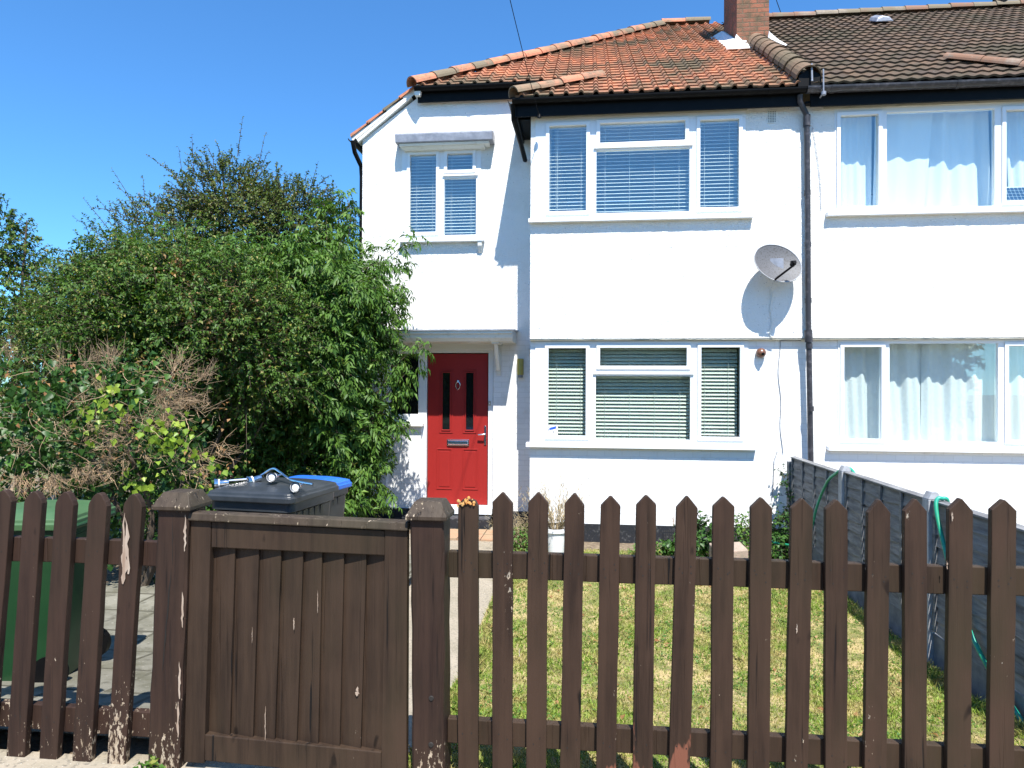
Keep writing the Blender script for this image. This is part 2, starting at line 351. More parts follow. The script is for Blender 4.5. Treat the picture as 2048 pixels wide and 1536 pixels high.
sheet('path', lambda y: -2.4, pr, 2.98, 9.72, .004, 'path', 40, 8)
sheet('lawn', lambda y: pr(y)+.004, lambda y: 2.46, 2.98, 8.45, .012, 'lawn', 50, 40, .02)
sheet('front_garden', lambda y: 2.62, lambda y: 8.2, 2.98, 8.98, .006, 'path', 30, 12)
sheet('flower_bed', lambda y: pr(y)+.004, lambda y: 2.46, 8.45, 8.98, .004, 'soil', 8, 30, .03)

# ------------------------------------------------------------------ houses
YU, YG, YL = 8.93, 9.0, 9.78      # upper front, ground-floor front, recessed stair front
PX = 2.69                          # party line
S = .67; LS = math.hypot(1, S); EV, EZ = 8.74, 5.45     # roof slope, eaves edge
RY = 14.36; RZ = EZ+S*(RY-EV)
house = thing('terraced_house', (0, 9, 0), 'white rendered end of terrace house with red front door, orange tiled roof and brick chimney', 'house')
nb = thing('terraced_house', (4.5, 9, 0), 'white rendered neighbouring house with brown tiled roof and net curtains, right of the black drainpipe', 'house')

LW = [(-2.718,-1.545,3.885,5.22)]        # left window hole
BU = [(-.69,1.985,3.93,5.245)]; BG = [(-.685,2.04,1.0,2.325)]
NU = [(3.065,5.86,3.93,5.245)]; NG = [(3.135,5.93,1.01,2.335)]
mb = MB()
panel(mb, -.752, PX, 2.356, 5.30, YU, BU, .25, .028, .009)
panel(mb, -3.32, -.755, 2.45, 6.0, YL, LW, .25, .028, .009, top=lambda x: np.minimum(6.0, 5.37+.715*(x+3.32)))
mb.box(-.745, -.50, YU+.252, YL+.1, 2.36, 5.30)
for (a, b) in ((-3.318, -3.07),): # flank wall
    mb.box(a, b, YL+.252, 18.6, -.29, 5.3)
mb.box(-3.318, PX, 18.4, 18.65, -.29, 5.5)
mb.build('render_wall', 'rough', house)
mb = MB()
panel(mb, -.752, PX, -.06, 2.354, YG, BG, .2, .06, .003)
DL, DR, DB, DT = -2.335, -1.445, -.0, 2.21
panel(mb, -3.32, -.755, -.06, 2.45, YL, [(-2.93, -1.352, -.10, 2.36)], .2, .06, .003)
panel(mb, -2.93, -2.42, -.06, 1.18, YL+.03, (), .1, .06, .003)
mb.box(-.752, -.56, YG+.202, YL-.002, -.06, 2.354)
mb.build('painted_brick_wall', 'pbrick', house)
mb = MB(); mb.box(-.76, PX, YG-.012, YG+.1, -.5, -.06); mb.build('plinth', 'plinth', house)
mb = MB(); mb.box(-3.33, -2.42, YL-.012, YL+.2, -.5, -.06); mb.build('plinth', 'plinth', house)
mb = MB(); mb.box(-1.35, -.75, YL-.012, YL+.2, -.5, -.06); mb.box(-.762, -.6, YG+.1, YL-.02, -.5, -.06)
mb.build('plinth', 'plinth', house)
mb = MB()
panel(mb, PX, 8.2, 2.356, 5.30, YU, NU, .25, .034, .009); mb.build('render_wall', 'rough', nb)
mb = MB(); panel(mb, PX, 8.2, -.06, 2.354, YG, NG, .2, .06, .003); mb.build('painted_brick_wall', 'pbrick', nb)
mb = MB(); mb.box(PX, 8.2, YG-.012, YG+.1, -.5, -.06); mb.build('plinth', 'plinth', nb)
mb = MB()   # lip under the overhanging first floor
mb.box(-.752, PX, YU+.002, YG, 2.338, 2.355); mb.build('soffit_bead', 'cream', house)
mb = MB(); mb.box(PX, 8.2, YU+.002, YG, 2.338, 2.355); mb.build('soffit_bead', 'cream', nb)
MT['paleroom'] = simple('pale_room', (.62,.64,.66), .9)
def interior(h, x0, x1, mt='interior'):
    mb = MB()
    for z in (-.2, 2.56, 5.32): mb.box(x0, x1, 9.95 if z > 5.4 else YG+.21, 13.2, z, z+.04)
    mb.box(x0, x1, 13.2, 13.25, -.2, 5.3)
    for x in (x0, x1-.03): mb.box(x, x+.03, YG+.21, 13.2, -.2, 5.3)
    mb.build('interior_room', mt, h)
interior(house, -.44, PX-.05); interior(nb, PX+.05, 8.2, 'paleroom')
mb = MB(); mb.box(-3.05, -.5, 12.2, 12.25, -.2, 5.6)
for z in (-.2, 2.5, 5.6): mb.box(-3.05, -.5, YL+.26, 12.2, z, z+.04)
mb.box(-3.06, -3.03, YL+.26, 12.2, -.2, 5.6); mb.box(-.5, -.47, YL+.26, 12.2, -.2, 5.6)
mb.build('stair_hall', 'interior', house)

def window(h, x0, x1, z0, z1, Y, panes, sill, depth=.07, drip=None, hinge=()):
    """panes: (gx0, gx1, gz0, gz1, sash?)  frame as one mesh, its sashes, panes and sill below it"""
    mb = MB(); holes = []
    for g in panes:
        holes.append((g[0]-.035, g[1]+.035, g[2]-.035, g[3]+.035) if g[4] else g[:4])
    panel(mb, x0, x1, z0, z1, Y-.012, holes, depth)
    for (a, b, z) in drip or (): mb.box(a, b, Y-.035, Y-.0125, z, z+.022)
    fr = mb.build('window', 'upvc', h, .004)
    for g in panes:
        if g[4]:
            mb = MB(); panel(mb, g[0]-.047, g[1]+.047, g[2]-.047, g[3]+.047, Y-.030, [g[:4]], .016)
            panel(mb, g[0]-.033, g[1]+.033, g[2]-.033, g[3]+.033, Y-.013, [g[:4]], .04); mb.build('sash', 'upvc', fr, .004)
        mb = MB(); mb.box(g[0]-.01, g[1]+.01, Y+.012, Y+.016, g[2]-.01, g[3]+.01); mb.build('pane', 'glass', fr)
    if sill:
        mb = MB(); a, b, z, pr_ = sill; mb.prism([(a, Y+.02, z-.062), (a, Y-pr_, z-.062), (a, Y-pr_, z-.012), (a, Y+.02, z)], (b-a, 0, 0)); mb.build('sill', 'upvc', fr, .004)
    return fr
# first floor bay
P_BU = [(-.507,-.027,4.02,5.137,1), (.150,1.233,4.895,5.150,1), (.105,1.290,3.985,4.80,0), (1.421,1.900,4.02,5.142,1)]
window(house, -.69, 1.985, 3.93, 5.245, YU, P_BU, (-.775, 2.07, 3.932, .085), drip=[(.07, 1.33, 4.822)])
P_BG = [(-.511,-.021,1.088,2.236,1), (.163,1.271,2.005,2.240,1), (.110,1.318,1.052,1.872,0), (1.453,1.937,1.095,2.243,1)]
wg = window(house, -.685, 2.04, 1.0, 2.325, YG, P_BG, (-.80, 2.135, .998, .085), drip=[(.075, 1.36, 1.895)])
P_L = [(-2.597,-2.208,3.985,5.120,1), (-2.045,-1.668,4.880,5.118,1), (-2.087,-1.617,3.935,4.760,0)]
window(house, -2.718, -1.545, 3.885, 5.22, YL, P_L, (-2.735, -1.485, 3.887, .10), drip=[(-2.11, -1.59, 4.790)])
# neighbour
P_NU = [(3.134,3.582,3.995,5.133,1), (3.687,4.936,3.965,5.155,0), (5.062,5.62,4.02,5.125,1)]
window(nb, 3.065, 5.86, 3.93, 5.245, YU, P_NU, (2.96, 5.97, 3.932, .085))
P_NG = [(3.205,3.649,1.094,2.245,1), (3.749,5.015,1.072,2.289,0), (5.130,5.70,1.10,2.255,1)]
window(nb, 3.135, 5.93, 1.01, 2.335, YG, P_NG, (3.0, 6.02, 1.008, .085))
mb = MB(); mb.box(2.93, 6.1, YU-.028, YU-.012, 5.225, 5.25); mb.build('head_board', 'cream', nb)
mb = MB(); mb.box(-.70, 2.0, YU-.028, YU-.013, 5.247, 5.27); mb.build('head_board', 'cream', house)
# sticker showing a camera
mb = MB(); mb.box(-.505, -.385, YG+.0085, YG+.0115, 1.095, 1.225)
mb.prism([(-.492, YG+.008, 1.158), (-.410, YG+.008, 1.178), (-.402, YG+.008, 1.212), (-.488, YG+.008, 1.190)], (0,-.002,0), 1)
mb.prism([(-.505, YG+.0075, 1.160), (-.493, YG+.0075, 1.168), (-.490, YG+.0075, 1.184), (-.503, YG+.0075, 1.178)], (0,-.002,0), 1)
mb.box(-.445, -.437, YG+.006, YG+.008, 1.120, 1.150, 2); mb.build('sticker', ['white', 'blue', 'nail'], wg)
# lead canopy over the left window
mb = MB()
mb.prism([(-2.775, YL, 5.41), (-2.775, YL-.20, 5.375), (-2.775, YL-.215, 5.36), (-2.770, YL-.205, 5.235), (-2.77, YL, 5.235)], (1.425,0,0))
can = mb.build('window_canopy', 'lead', house, .012)
mb = MB(); mb.prism([(-2.72, YL, 5.232), (-2.72, YL-.18, 5.232), (-2.72, YL-.165, 5.20), (-2.72, YL, 5.20)], (1.31,0,0)); mb.prism([(-2.68, YL, 5.198), (-2.68, YL-.14, 5.198), (-2.68, YL-.10, 5.165), (-2.68, YL, 5.165)], (1.20,0,0)); mb.build('cornice', 'trim', can, .003)
# brackets under left sill
for x in (-1.58, -2.68):
    mb = MB(); mb.prism([(x, YL, 3.83), (x, YL-.09, 3.83), (x, YL-.08, 3.76), (x, YL-.03, 3.68), (x, YL, 3.66)], (.06,0,0)); mb.build('sill_bracket', 'trim', house, .004)

# eaves, gutters, fascias
mb = MB(); mb.box(-.93, PX-.08, 8.80, 8.83, 5.235, 5.45); mb.box(-.93, PX-.1, 8.83, YU+.1, 5.285, 5.30); mb.box(-.95, -.92, 8.80, YL, 5.235, 5.45); mb.box(-.92, -.752, 8.83, YL, 5.285, 5.30)
mb.build('fascia', 'blackp', house)
mb = MB(); mb.box(PX+.05, 8.3, 8.80, 8.83, 5.225, 5.44); mb.box(PX, 8.3, 8.83, YU+.1, 5.275, 5.30); mb.build('fascia', 'blackp', nb)
mb = MB(); mb.box(-2.47, -.3, YL-.09, YL-.06, 5.86, 6.06); mb.box(-2.47, -.3, YL-.06, YL+.05, 5.945, 5.96); mb.build('upper_fascia', 'blackp', house)
def gutter(h, pts, name='gutter', r=.055, mat='blackp', rings=()):
    mb = MB(); p0, p1 = Vector(pts[0]), Vector(pts[1]); d = (p1-p0).normalized(); sd = Vector((0,0,1)).cross(d)
    def arc(q, rr_): return [q+sd*math.cos(t)*rr_+Vector((0,0,1))*math.sin(t)*rr_ for t in [math.pi+math.pi*i/10 for i in range(11)]]
    for a, b, ro, ri in [(p0, p1, r, r-.006)]+[(p0+d*q, p0+d*(q+.05), r+.006, r-.006) for q in rings]:
        o0, o1, i0, i1 = arc(a, ro), arc(b, ro), arc(a, ri), arc(b, ri); n = 11
        V = o0+o1+i0+i1; F = []
        for i in range(n-1):
            F += [(i, i+1, n+i+1, n+i), (2*n+i, 3*n+i, 3*n+i+1, 2*n+i+1), (i, 2*n+i, 2*n+i+1, i+1), (n+i, n+i+1, 3*n+i+1, 3*n+i)]
        F += [(0, n, 3*n, 2*n), (n-1, 3*n-1, 4*n-1, 2*n-1)]
        mb.add(V, F, 0, 0, False)
    return mb.build(name, mat, h)
gutter(house, [(-.98, 8.745, 5.435), (PX-.02, 8.745, 5.425)], rings=(.9, 2.1, 3.2))
gutter(nb, [(PX-.02, 8.735, 5.425), (8.3, 8.735, 5.40)], r=.068, mat='greypipe', rings=(.28, 1.72, 3.2, 4.7))
gutter(house, [(-2.50, YL-.15, 6.045), (-.2, YL-.15, 6.04)], rings=(.8,))
gutter(house, [(-.985, 8.745, 5.435), (-.985, YL-.02, 5.435)])
gutter(house, [(-3.43, YL-.18, 5.34), (-3.43, 18.5, 5.34)])
# downpipes
mb = MB(); mb.tube([(2.60, 8.77, 5.36), (2.61, 8.79, 5.28), (2.70, 8.85, 5.15), (2.712, 8.86, 5.08), (2.725, 8.86, 4.0), (2.735, 8.86, 2.6), (2.745, 8.87, 2.3), (2.79, 8.90, .3), (2.80, 8.90, -.28)], .034, 12)
for z, x in ((5.05,2.712), (4.2,2.722), (3.55,2.73), (2.85,2.735), (2.28,2.747), (1.5,2.765), (.7,2.782)): mb.tube([(x, 8.865, z), (x+.001, 8.866, z-.06)], .040, 12)
mb.tube([(2.735, 8.862, 2.45), (2.745, 8.868, 2.30)], .047, 12)
mb.tube([(2.712, 8.86, 5.14), (2.713, 8.86, 5.0)], .042, 12); mb.build('downpipe', 'greypipe', house)
mb = MB(); mb.tube([(-3.42, YL-.16, 5.31), (-3.40, YL-.12, 5.15), (-3.36, YL+.05, 5.0), (-3.352, YL+.06, 4.85), (-3.352, YL+.06, -.25)], .033, 12); mb.build('downpipe', 'blackp', house)
mb = MB(); mb.tube([(-.975, 8.80, 5.40), (-.972, 8.86, 5.22), (-.92, 9.2, 5.06), (-.90, YL-.05, 4.98)], .033, 10)
mb.build('downpipe', 'blackp', house)
mb = MB()
for i in range(5):
    for j in range(7): mb.box(2.262+i*.02, 2.272+i*.02, YU-.0115, YU-.0105, 5.09+j*.021, 5.10+j*.021)
mb.box(2.25, 2.37, YU-.0104, YU-.006, 5.075, 5.245, 1); mb.build('air_vent', ['vent', 'trim'], house)

# roof tiles
def tiles(mb, o, ud, vd, u0f, u1f, vmax, tw, ex, prof, mi=0, jit=.004, seed=1, n=8, v0=0, th=.030):
    rg = np.random.RandomState(seed); o = np.array(o, float); ud = np.array(ud, float); vd = np.array(vd, float); nn = np.cross(ud, vd)
    if nn[2] < 0: nn = -nn
    k = 0; v = v0
    while v < vmax-.02:
        ve = min(v+ex, vmax)+.02; ua, ub = u0f(v+.01), u1f(v+.01); ua2, ub2 = u0f(v+ex-.02), u1f(v+ex-.02)
        i0 = math.floor(min(ua, ua2)/tw); i1 = math.ceil(max(ub, ub2)/tw)
        for i in range(i0, i1):
            h = rg.rand()*jit; tn = rg.rand(); V = []
            us = [i*tw+tw*j/n for j in range(n+1)]
            for u in us:
                pz = prof((u/tw) % 1 if u != us[-1] else .9999)
                a = min(max(u, ua), ub); b = min(max(u, ua2), ub2); dv = rg.rand()*0
                top = pz+th+h
                V += [o+ud*a+vd*(v+dv)+nn*(top-.026), o+ud*a+vd*v+nn*top, o+ud*b+vd*ve+nn*(pz+.004+h)]
            if max(us[-1], 0) is None: continue
            if us[-1] <= min(ua, ua2) or us[0] >= max(ub, ub2): continue
            F = []
            for j in range(n):
                q = 3*j; F += [(q, q+3, q+4, q+1), (q+1, q+4, q+5, q+2)]
            mb.add(V, F, mi, tn)
        v += ex; k += 1
def roll_prof(f):
    d = abs(f-.5)/.155; return .036*math.sqrt(max(0, 1-d*d)) if d < 1 else .004*math.cos((f)*6.28)*0
def pan_prof(f): return .016*(.5+.5*math.cos(6.2832*f))**1.0
ex = .88/5*LS
v_of = lambda y: (y-EV)*LS
y_of = lambda v: EV+v/LS
HX0, HY0 = -2.50, YL-.16
VY = YL-.055
hk = (1.52-HX0)/(RY-HY0)
def xl(v):
    y = y_of(v)
    if y < HY0-.005: return -.95+(y-EV)*(1.09/.88)
    return HX0+(y-HY0)*hk
mb = MB()
vd = (0, 1/LS, S/LS)
tiles(mb, (0, EV-.02, EZ), (1,0,0), vd, xl, lambda v: PX-.04, v_of(RY), .19, ex, roll_prof, th=.024, n=16)
mb.add([(-2.5, HY0, EZ+S*(HY0-EV)-.03), (PX, HY0, EZ+S*(HY0-EV)-.03), (PX, RY, RZ-.03), (1.52, RY, RZ-.03)], [(0,1,2,3)], 1)
mb.add([(-.95, EV, EZ-.02), (PX, EV, EZ-.02), (PX, HY0, EZ+S*(HY0-EV)-.03), (.14, HY0, EZ+S*(HY0-EV)-.03)], [(0,1,2,3)], 1)
mb.add([(-.98, EV, EZ-.005), (.14, HY0, EZ+S*(HY0-EV)-.02), (.14, HY0+.3, EZ+S*(HY0-EV)-.02), (-.98, HY0+.15, EZ-.005)], [(0,1,2,3)], 0)
# side slope over the stair
sz = 5.40; SX = -3.44; s2 = (6.07-sz)/(HX0-SX); 
mb2 = MB(); L2 = math.hypot(1, s2); hz = EZ+S*(HY0-EV)
def yfront(v):
    x = SX+v/L2
    return -(VY if x < HX0 else HY0+(x-HX0)/hk)
tiles(mb2, (SX, 0, sz), (0,-1,0), (1/L2, 0, s2/L2), lambda v: -18.7, yfront, (HX0-SX)*L2, .205, .30, roll_prof, seed=4)
s3 = (RZ-hz)/(1.52-HX0); L3 = math.hypot(1, s3)
tiles(mb2, (HX0, 0, hz-.02), (0,-1,0), (1/L3, 0, s3/L3), lambda v: -18.7, lambda v: -(HY0+(v/L3)/hk), (1.5-HX0)*L3, .205, .30, roll_prof, seed=5)
mb2.add([(SX, VY, sz-.03), (HX0, VY, hz-.03), (HX0, 18.7, hz-.03), (SX, 18.7, sz-.03)], [(0,1,2,3)], 1)
mb2.add([(HX0, HY0, hz-.04), (1.52, RY, RZ-.04), (1.52, 18.7, RZ-.04), (HX0, 18.7, hz-.04)], [(0,1,2,3)], 1)
roof = mb.build('roof', ['otile', 'blackp'], house)
mb2.build('side_roof', ['otile', 'blackp'], house)
mb = MB(); mb.add([(1.5, RY, RZ), (PX, RY, RZ), (PX, 19.9, 5.5), (1.5, 19.9, 5.5)], [(0,1,2,3)]); mb.build('rear_roof', 'otile', house)
mb = MB()
tiles(mb, (0, EV-.03, EZ-.01), (1,0,0), vd, lambda v: PX+.02, lambda v: 9.2, v_of(RY)+.02, .155, .30, pan_prof, seed=9)
mb.add([(PX, EV, EZ-.04), (9.2, EV, EZ-.04), (9.2, RY, RZ-.05), (PX, RY, RZ-.05)], [(0,1,2,3)], 1)
mb.add([(PX, RY, RZ), (9.2, RY, RZ), (9.2, 19.9, 5.5), (PX, 19.9, 5.5)], [(0,1,2,3)], 0)
nroof = mb.build('roof', ['btile', 'blackp'], nb)
def ridge(p0, p1, r, seg, name, mat, parent, flat=0., seed=1, upv=(0,0,1), alt=False):
    rg = random.Random(seed); p0 = Vector(p0); p1 = Vector(p1); d = p1-p0; L = d.length; d.normalize(); sd = d.cross(Vector(upv)).normalized(); u2 = sd.cross(d).normalized()
    n = max(1, round(L/seg)); mb = MB()
    for i in range(n):
        a = p0+d*(L*i/n); b = p0+d*(L*(i+1)/n+.03); jr = Vector((rg.uniform(-1,1), rg.uniform(-1,1), rg.uniform(-1,1)))*.006
        V = []
        for q, rad in ((a, r*1.05), (b, r*.93)):
            for rd in (rad, rad-.016):
                V += [q+jr+sd*math.cos(t)*rd+u2*(math.sin(t)*rd*(1-flat)) for t in [math.pi*j/10 for j in range(11)]]
        F = []
        for j in range(10):
            F += [(j, j+1, 23+j, 22+j), (11+j, 33+j, 34+j, 12+j), (j, 11+j, 12+j, j+1)]
        mb.add(V, F, 0, rg.random(), False)
        if alt: # bedding mortar under the joints
            mb.tube([b-d*.03, b+d*.05], [r*.90, r*.99], 14, 1)
    return mb.build(name, mat, parent)
ridge((HX0-.02, HY0-.05, hz+.02), (1.52, RY, RZ+.03), .115, .42, 'hip_tiles', ['otilel', 'otilel'], roof)
ridge((1.50, RY, RZ+.04), (2.45, RY, RZ+.04), .12, .42, 'ridge_tiles', 'otilel', roof)
ridge((-.96, EV-.03, EZ+.03), (.16, HY0+.02, hz+.035), .105, .38, 'bay_hip_tiles', 'otilel', roof, seed=5)
ridge((PX+.0, EV-.03, EZ+.08), (PX-.0, 11.45, EZ+S*(11.45-EV)+.10), .15, .33, 'party_roll', 'btilel', nroof, seed=3)
ridge((2.85, RY, RZ+.03), (9.2, RY, RZ+.03), .13, .42, 'ridge_tiles', 'nridge', nroof, seed=8)
ridge((5.60, 8.76, EZ+.05), (4.77, 9.69, EZ+S*.95+.05), .09, .40, 'valley_hip_tiles', 'nridge', nroof, seed=2)
mb = MB(); mb.prism([(PX-.13, EV-.045, EZ-.02), (PX+.15, EV-.045, EZ-.02), (PX+.14, EV-.045, EZ+.12), (PX, EV-.045, EZ+.20), (PX-.12, EV-.045, EZ+.12)], (0,.04,0)); mb.tube([(PX+.02, EV-.07, EZ+.24), (PX+.02, EV-.09, EZ+.02)], .012, 8, 1); mb.tube([(PX+.15, EV-.09, EZ+.16), (PX+.15, EV-.10, EZ-.12), (PX+.15, EV+.02, EZ-.14)], .010, 8, 1)
mb.lathe((PX+.15, EV-.10, EZ-.16), [(0,0), (.03,.0), (.03,.04), (.0,.04)], 10, mi=1); mb.build('gutter_bracket', ['blackp', 'lead'], house)
# roof vent
mb = MB(); vy = 13.1; vz = EZ+S*(vy-EV)+.05
mb.prism([(5.18, vy-.10, vz-.03), (5.22, vy-.10, vz+.05), (5.30, vy-.10, vz+.085), (5.42, vy-.10, vz+.06), (5.50, vy-.10, vz-.03)], (0,.35,.20)); mb.build('roof_vent', 'lead', nroof, .02)
# verge board at the stair gable
mb = MB()
def along(a, b, t): return tuple(a[i]+(b[i]-a[i])*t for i in range(3))
va, vb = (-3.48, VY, 5.395), (-2.51, VY, 6.10)
mb.prism([va, vb, (vb[0], vb[1], vb[2]-.06), (va[0]+.03, va[1], va[2]-.06)], (0,.03,0)); mb.prism([(va[0]+.05, va[1], va[2]-.061), (vb[0], vb[1], vb[2]-.061), (vb[0], vb[1], vb[2]-.09), (va[0]+.08, va[1], va[2]-.09)], (0,.16,0))
mb.prism([(-2.50, HY0-.005, 6.10), (-2.50, HY0-.005, 5.94), (-2.42, HY0-.005, 5.93), (-2.40, HY0-.005, 6.08)], (0,.16,0)); mb.build('verge_board', 'trim', house)
mb = MB()
for i in range(4):
    a, b = along(va, vb, i/4), along(va, vb, (i+1.06)/4)
    mb.prism([(a[0], VY-.02, a[2]+.002), (a[0]-.01, VY-.02, a[2]+.045), (b[0], VY-.02, b[2]+.026), (b[0], VY-.02, b[2]+.002)], (0,.2,0), 0, random.random())
mb.build('verge_tiles', 'otilel', house)
# chimney
CX0, CX1, CY0, CY1 = 2.385, 2.89, 11.36, 12.42
mb = MB(); mb.box(CX0, CX1, CY0, CY1, 6.9, 9.55); mb.box(CX0-.04, CX1+.04, CY0-.04, CY1+.04, 9.551, 9.70); mb.box(CX0-.08, CX1+.08, CY0-.08, CY1+.08, 9.701, 9.85)
ch = mb.build('chimney', 'brick', house)
mb = MB(); z0 = EZ+S*(CY0-EV)
mb.prism([(CX0-.03, CY0-.03, z0+.16), (CX0-.04, CY1, z0+S*1.06+.16), (CX0-.24, CY1, z0+S*1.06+.05), (CX0-.20, CY0-.10, z0-.02)], (.19,.0,-.03))
mb.prism([(CX0-.22, CY0-.24, z0-.09), (CX1-.14, CY0-.22, z0-.08), (CX1-.16, CY0-.02, z0+.10), (CX0+.12, CY0-.02, z0+.11), (CX0-.01, CY0-.02, z0+.26), (CX0-.06, CY0-.1, z0+.10)], (0,.06,.0))
mb.prism([(CX1+.0, CY0-.03, z0+.28), (CX1+.03, CY0, z0+.22), (CX1+.26, CY0-.10, z0+.0), (CX1+.22, CY0-.16, z0-.04), (CX1-.03, CY0-.05, z0+.12)], (0,.06,.03))
mb.build('flashing', 'mortar', ch, .01)
for x in (2.52, 2.75):
    mb = MB(); mb.lathe((x, 11.9, 9.85), [(.11,0), (.10,.3), (.12,.32), (.12,.36), (.09,.36), (.08,.0)]); mb.build('chimney_pot', 'terra', ch)

# ------------------------------------------------------------------ door and porch
mb = MB(); panel(mb, -2.93, -1.355, -.09, 2.36, YL+.06, [(DL-.012, DR+.012, .0, DT+.012), (-2.89, -2.475, 1.32, 2.21)], .08)
mb.box(-2.95, -1.352, YL+.0, YL+.058, 2.262, 2.36); dfr = mb.build('door_frame', 'upvc', house, .004)
mb = MB(); mb.box(-2.90, -2.47, YL+.09, YL+.095, 1.31, 2.22); mb.build('pane', 'dglass', dfr)
mb = MB(); mb.box(-3.0, -2.38, YL-.05, YL+.058, 1.145, 1.185); mb.build('side_sill', 'trim', dfr, .004)
mb = MB(); mb.box(-1.43, -1.36, YL+.04, YL+.06, -.09, 2.3); mb.box(-2.36, -1.36, YL-.05, YL+.058, -.115, -.03); mb.build('threshold', 'upvc', dfr, .004)
DY = YL+.085
gs = [(-2.115, -2.005, 1.095, 1.93), (-1.765, -1.655, 1.095, 1.93)]
mb = MB(); panel(mb, DL, DR, .005, DT, DY, gs, .045)
def mould(x0, x1, z0, z1, Y, w_=.018, d=.008):
    panel(mb, x0, x1, z0, z1, Y-d, [(x0+w_, x1-w_, z0+w_, z1-w_)], d+.001)
for g in gs: mould(g[0]-.045, g[1]+.045, g[2]-.05, g[3]+.05, DY); mould(g[0]-.012, g[1]+.012, g[2]-.014, g[3]+.014, DY, .012, .014)
for a, b in ((-2.20, -1.965), (-1.815, -1.58)):
    mould(a, b, .22, .82, DY); panel(mb, a+.04, b-.04, .26, .78, DY-.006, (), .007)
door = mb.build('front_door', 'red', house, .003)
for g in gs:
    mb = MB(); mb.box(g[0], g[1], DY+.012, DY+.018, g[2], g[3]); mb.build('door_pane', 'dglass', door)
mb = MB(); mb.box(-2.045, -1.715, DY-.014, DY-.001, .86, .955); mb.prism([(-2.03, DY-.015, .872), (-2.03, DY-.034, .886), (-2.03, DY-.030, .935), (-2.03, DY-.015, .945)], (.30,0,0)); mb.build('letterbox', 'chrome', door, .004)
mb = MB(); mb.box(-1.492, -1.462, DY-.012, DY-.001, .88, 1.16); mb.tube([(-1.477, DY-.012, 1.035), (-1.477, DY-.06, 1.035), (-1.50, DY-.065, 1.035), (-1.575, DY-.06, 1.03)], .011, 10); mb.build('door_handle', 'chrome', door, .003)
mb = MB(); mb.lathe((-1.885, DY-.001, 1.80), [(0,.02), (.018,.018), (.022,.0)], 14, (0,-1,0))
mb.tube([(-1.885+.033*math.sin(t), DY-.018-.004*math.cos(t), 1.745+.055*math.cos(t)) for t in [2*math.pi*i/16 for i in range(17)]], .006, 8, cap=False); mb.build('door_knocker', 'chrome', door)
mb = MB(); mb.box(-1.425, -1.39, YL+.025, YL+.04, 1.455, 1.52); mb.lathe((-1.407, YL+.026, 1.487), [(0,.012), (.009,.010), (.011,.0)], 12, (0,-1,0), 1); mb.build('doorbell', ['cream', 'white'], dfr)
# porch canopy
mb = MB(); cz = 2.50
mb.prism([(-3.10, YL, cz+.03), (-3.10, YL-.56, cz), (-3.10, YL-.56, cz-.045), (-3.10, YL-.53, cz-.05), (-3.10, YL-.52, cz-.10), (-3.10, YL-.47, cz-.15), (-3.10, YL, cz-.15)], (2.08,0,0))
pc = mb.build('porch_canopy', 'trim', house, .004)
mb = MB(); mb.prism([(-3.13, YL, cz+.04), (-3.13, YL-.58, cz+.01), (-3.13, YL-.58, cz-.008), (-3.13, YL, cz+.02)], (2.14,0,0)); mb.build('lead_cover', 'lead', pc)
mb = MB(); x = -1.30
mb.box(x, x+.06, YL-.03, YL-.001, 1.90, 2.36); mb.box(x-.02, x+.08, YL-.44, YL-.001, 2.325, 2.364)
mb.hexa([(x+.005, YL-.38, 2.32), (x+.055, YL-.38, 2.32), (x+.055, YL-.31, 2.32), (x+.005, YL-.31, 2.32)], [(x+.005, YL-.09, 1.96), (x+.055, YL-.09, 1.96), (x+.055, YL-.03, 1.96), (x+.005, YL-.03, 1.96)]); mb.build('bracket', 'trim', pc, .004)
# step, wall pipework
mb = MB(); mb.box(-2.62, -1.36, 9.48, YL-.014, -.32, -.13); mb.build('door_step', 'plinth', house, .01)
mb = MB(); mb.tube([(-.80, YL-.02, 2.30), (-.80, YL-.02, 1.2), (-.80, YL-.02, -.2)], .010, 6); mb.tube([(-.85, YL-.02, 2.27), (-.78, YL-.03, 2.28), (-.765, YL-.03, 2.20)], .008, 6)
mb.box(-.83, -.77, YL-.05, YL-.001, 2.20, 2.27); mb.build('wall_cable', 'trim', house)
mb = MB(); pts = [(2.44+.012*math.sin(z*9)+.02*math.sin(z*2.3), YG-.012, z) for z in np.linspace(2.33, .9, 26)]; mb.tube(pts, .0045, 5); mb.tube([(2.44, YG-.012, 2.33), (2.60, YG-.02, 2.335), (2.68, YG-.03, 2.33)], .006, 5)
mb.tube([(2.40, YG-.012, .92), (2.36, YG-.012, .80), (2.35, YG-.013, .5), (2.33, YG-.012, .3)], .005, 5)
mb.build('telephone_wire', 'lead', house)
mb = MB(); mb.tube([(2.80+.10*math.sin((5.0-z)*1.6), YU-.022, z) for z in np.linspace(5.0, 3.95, 18)], .0035, 5); mb.build('telephone_wire', 'lead', nb)
mb = MB(); mb.box(.98, 1.22, YG-.022, YG-.012, -.26, -.10, 1)
for i in range(9):
    for j in range(4): mb.box(.99+i*.025, 1.005+i*.025, YG-.024, YG-.0225, -.25+j*.038, -.228+j*.038)
mb.build('air_brick', ['vent', 'plinth'], house)

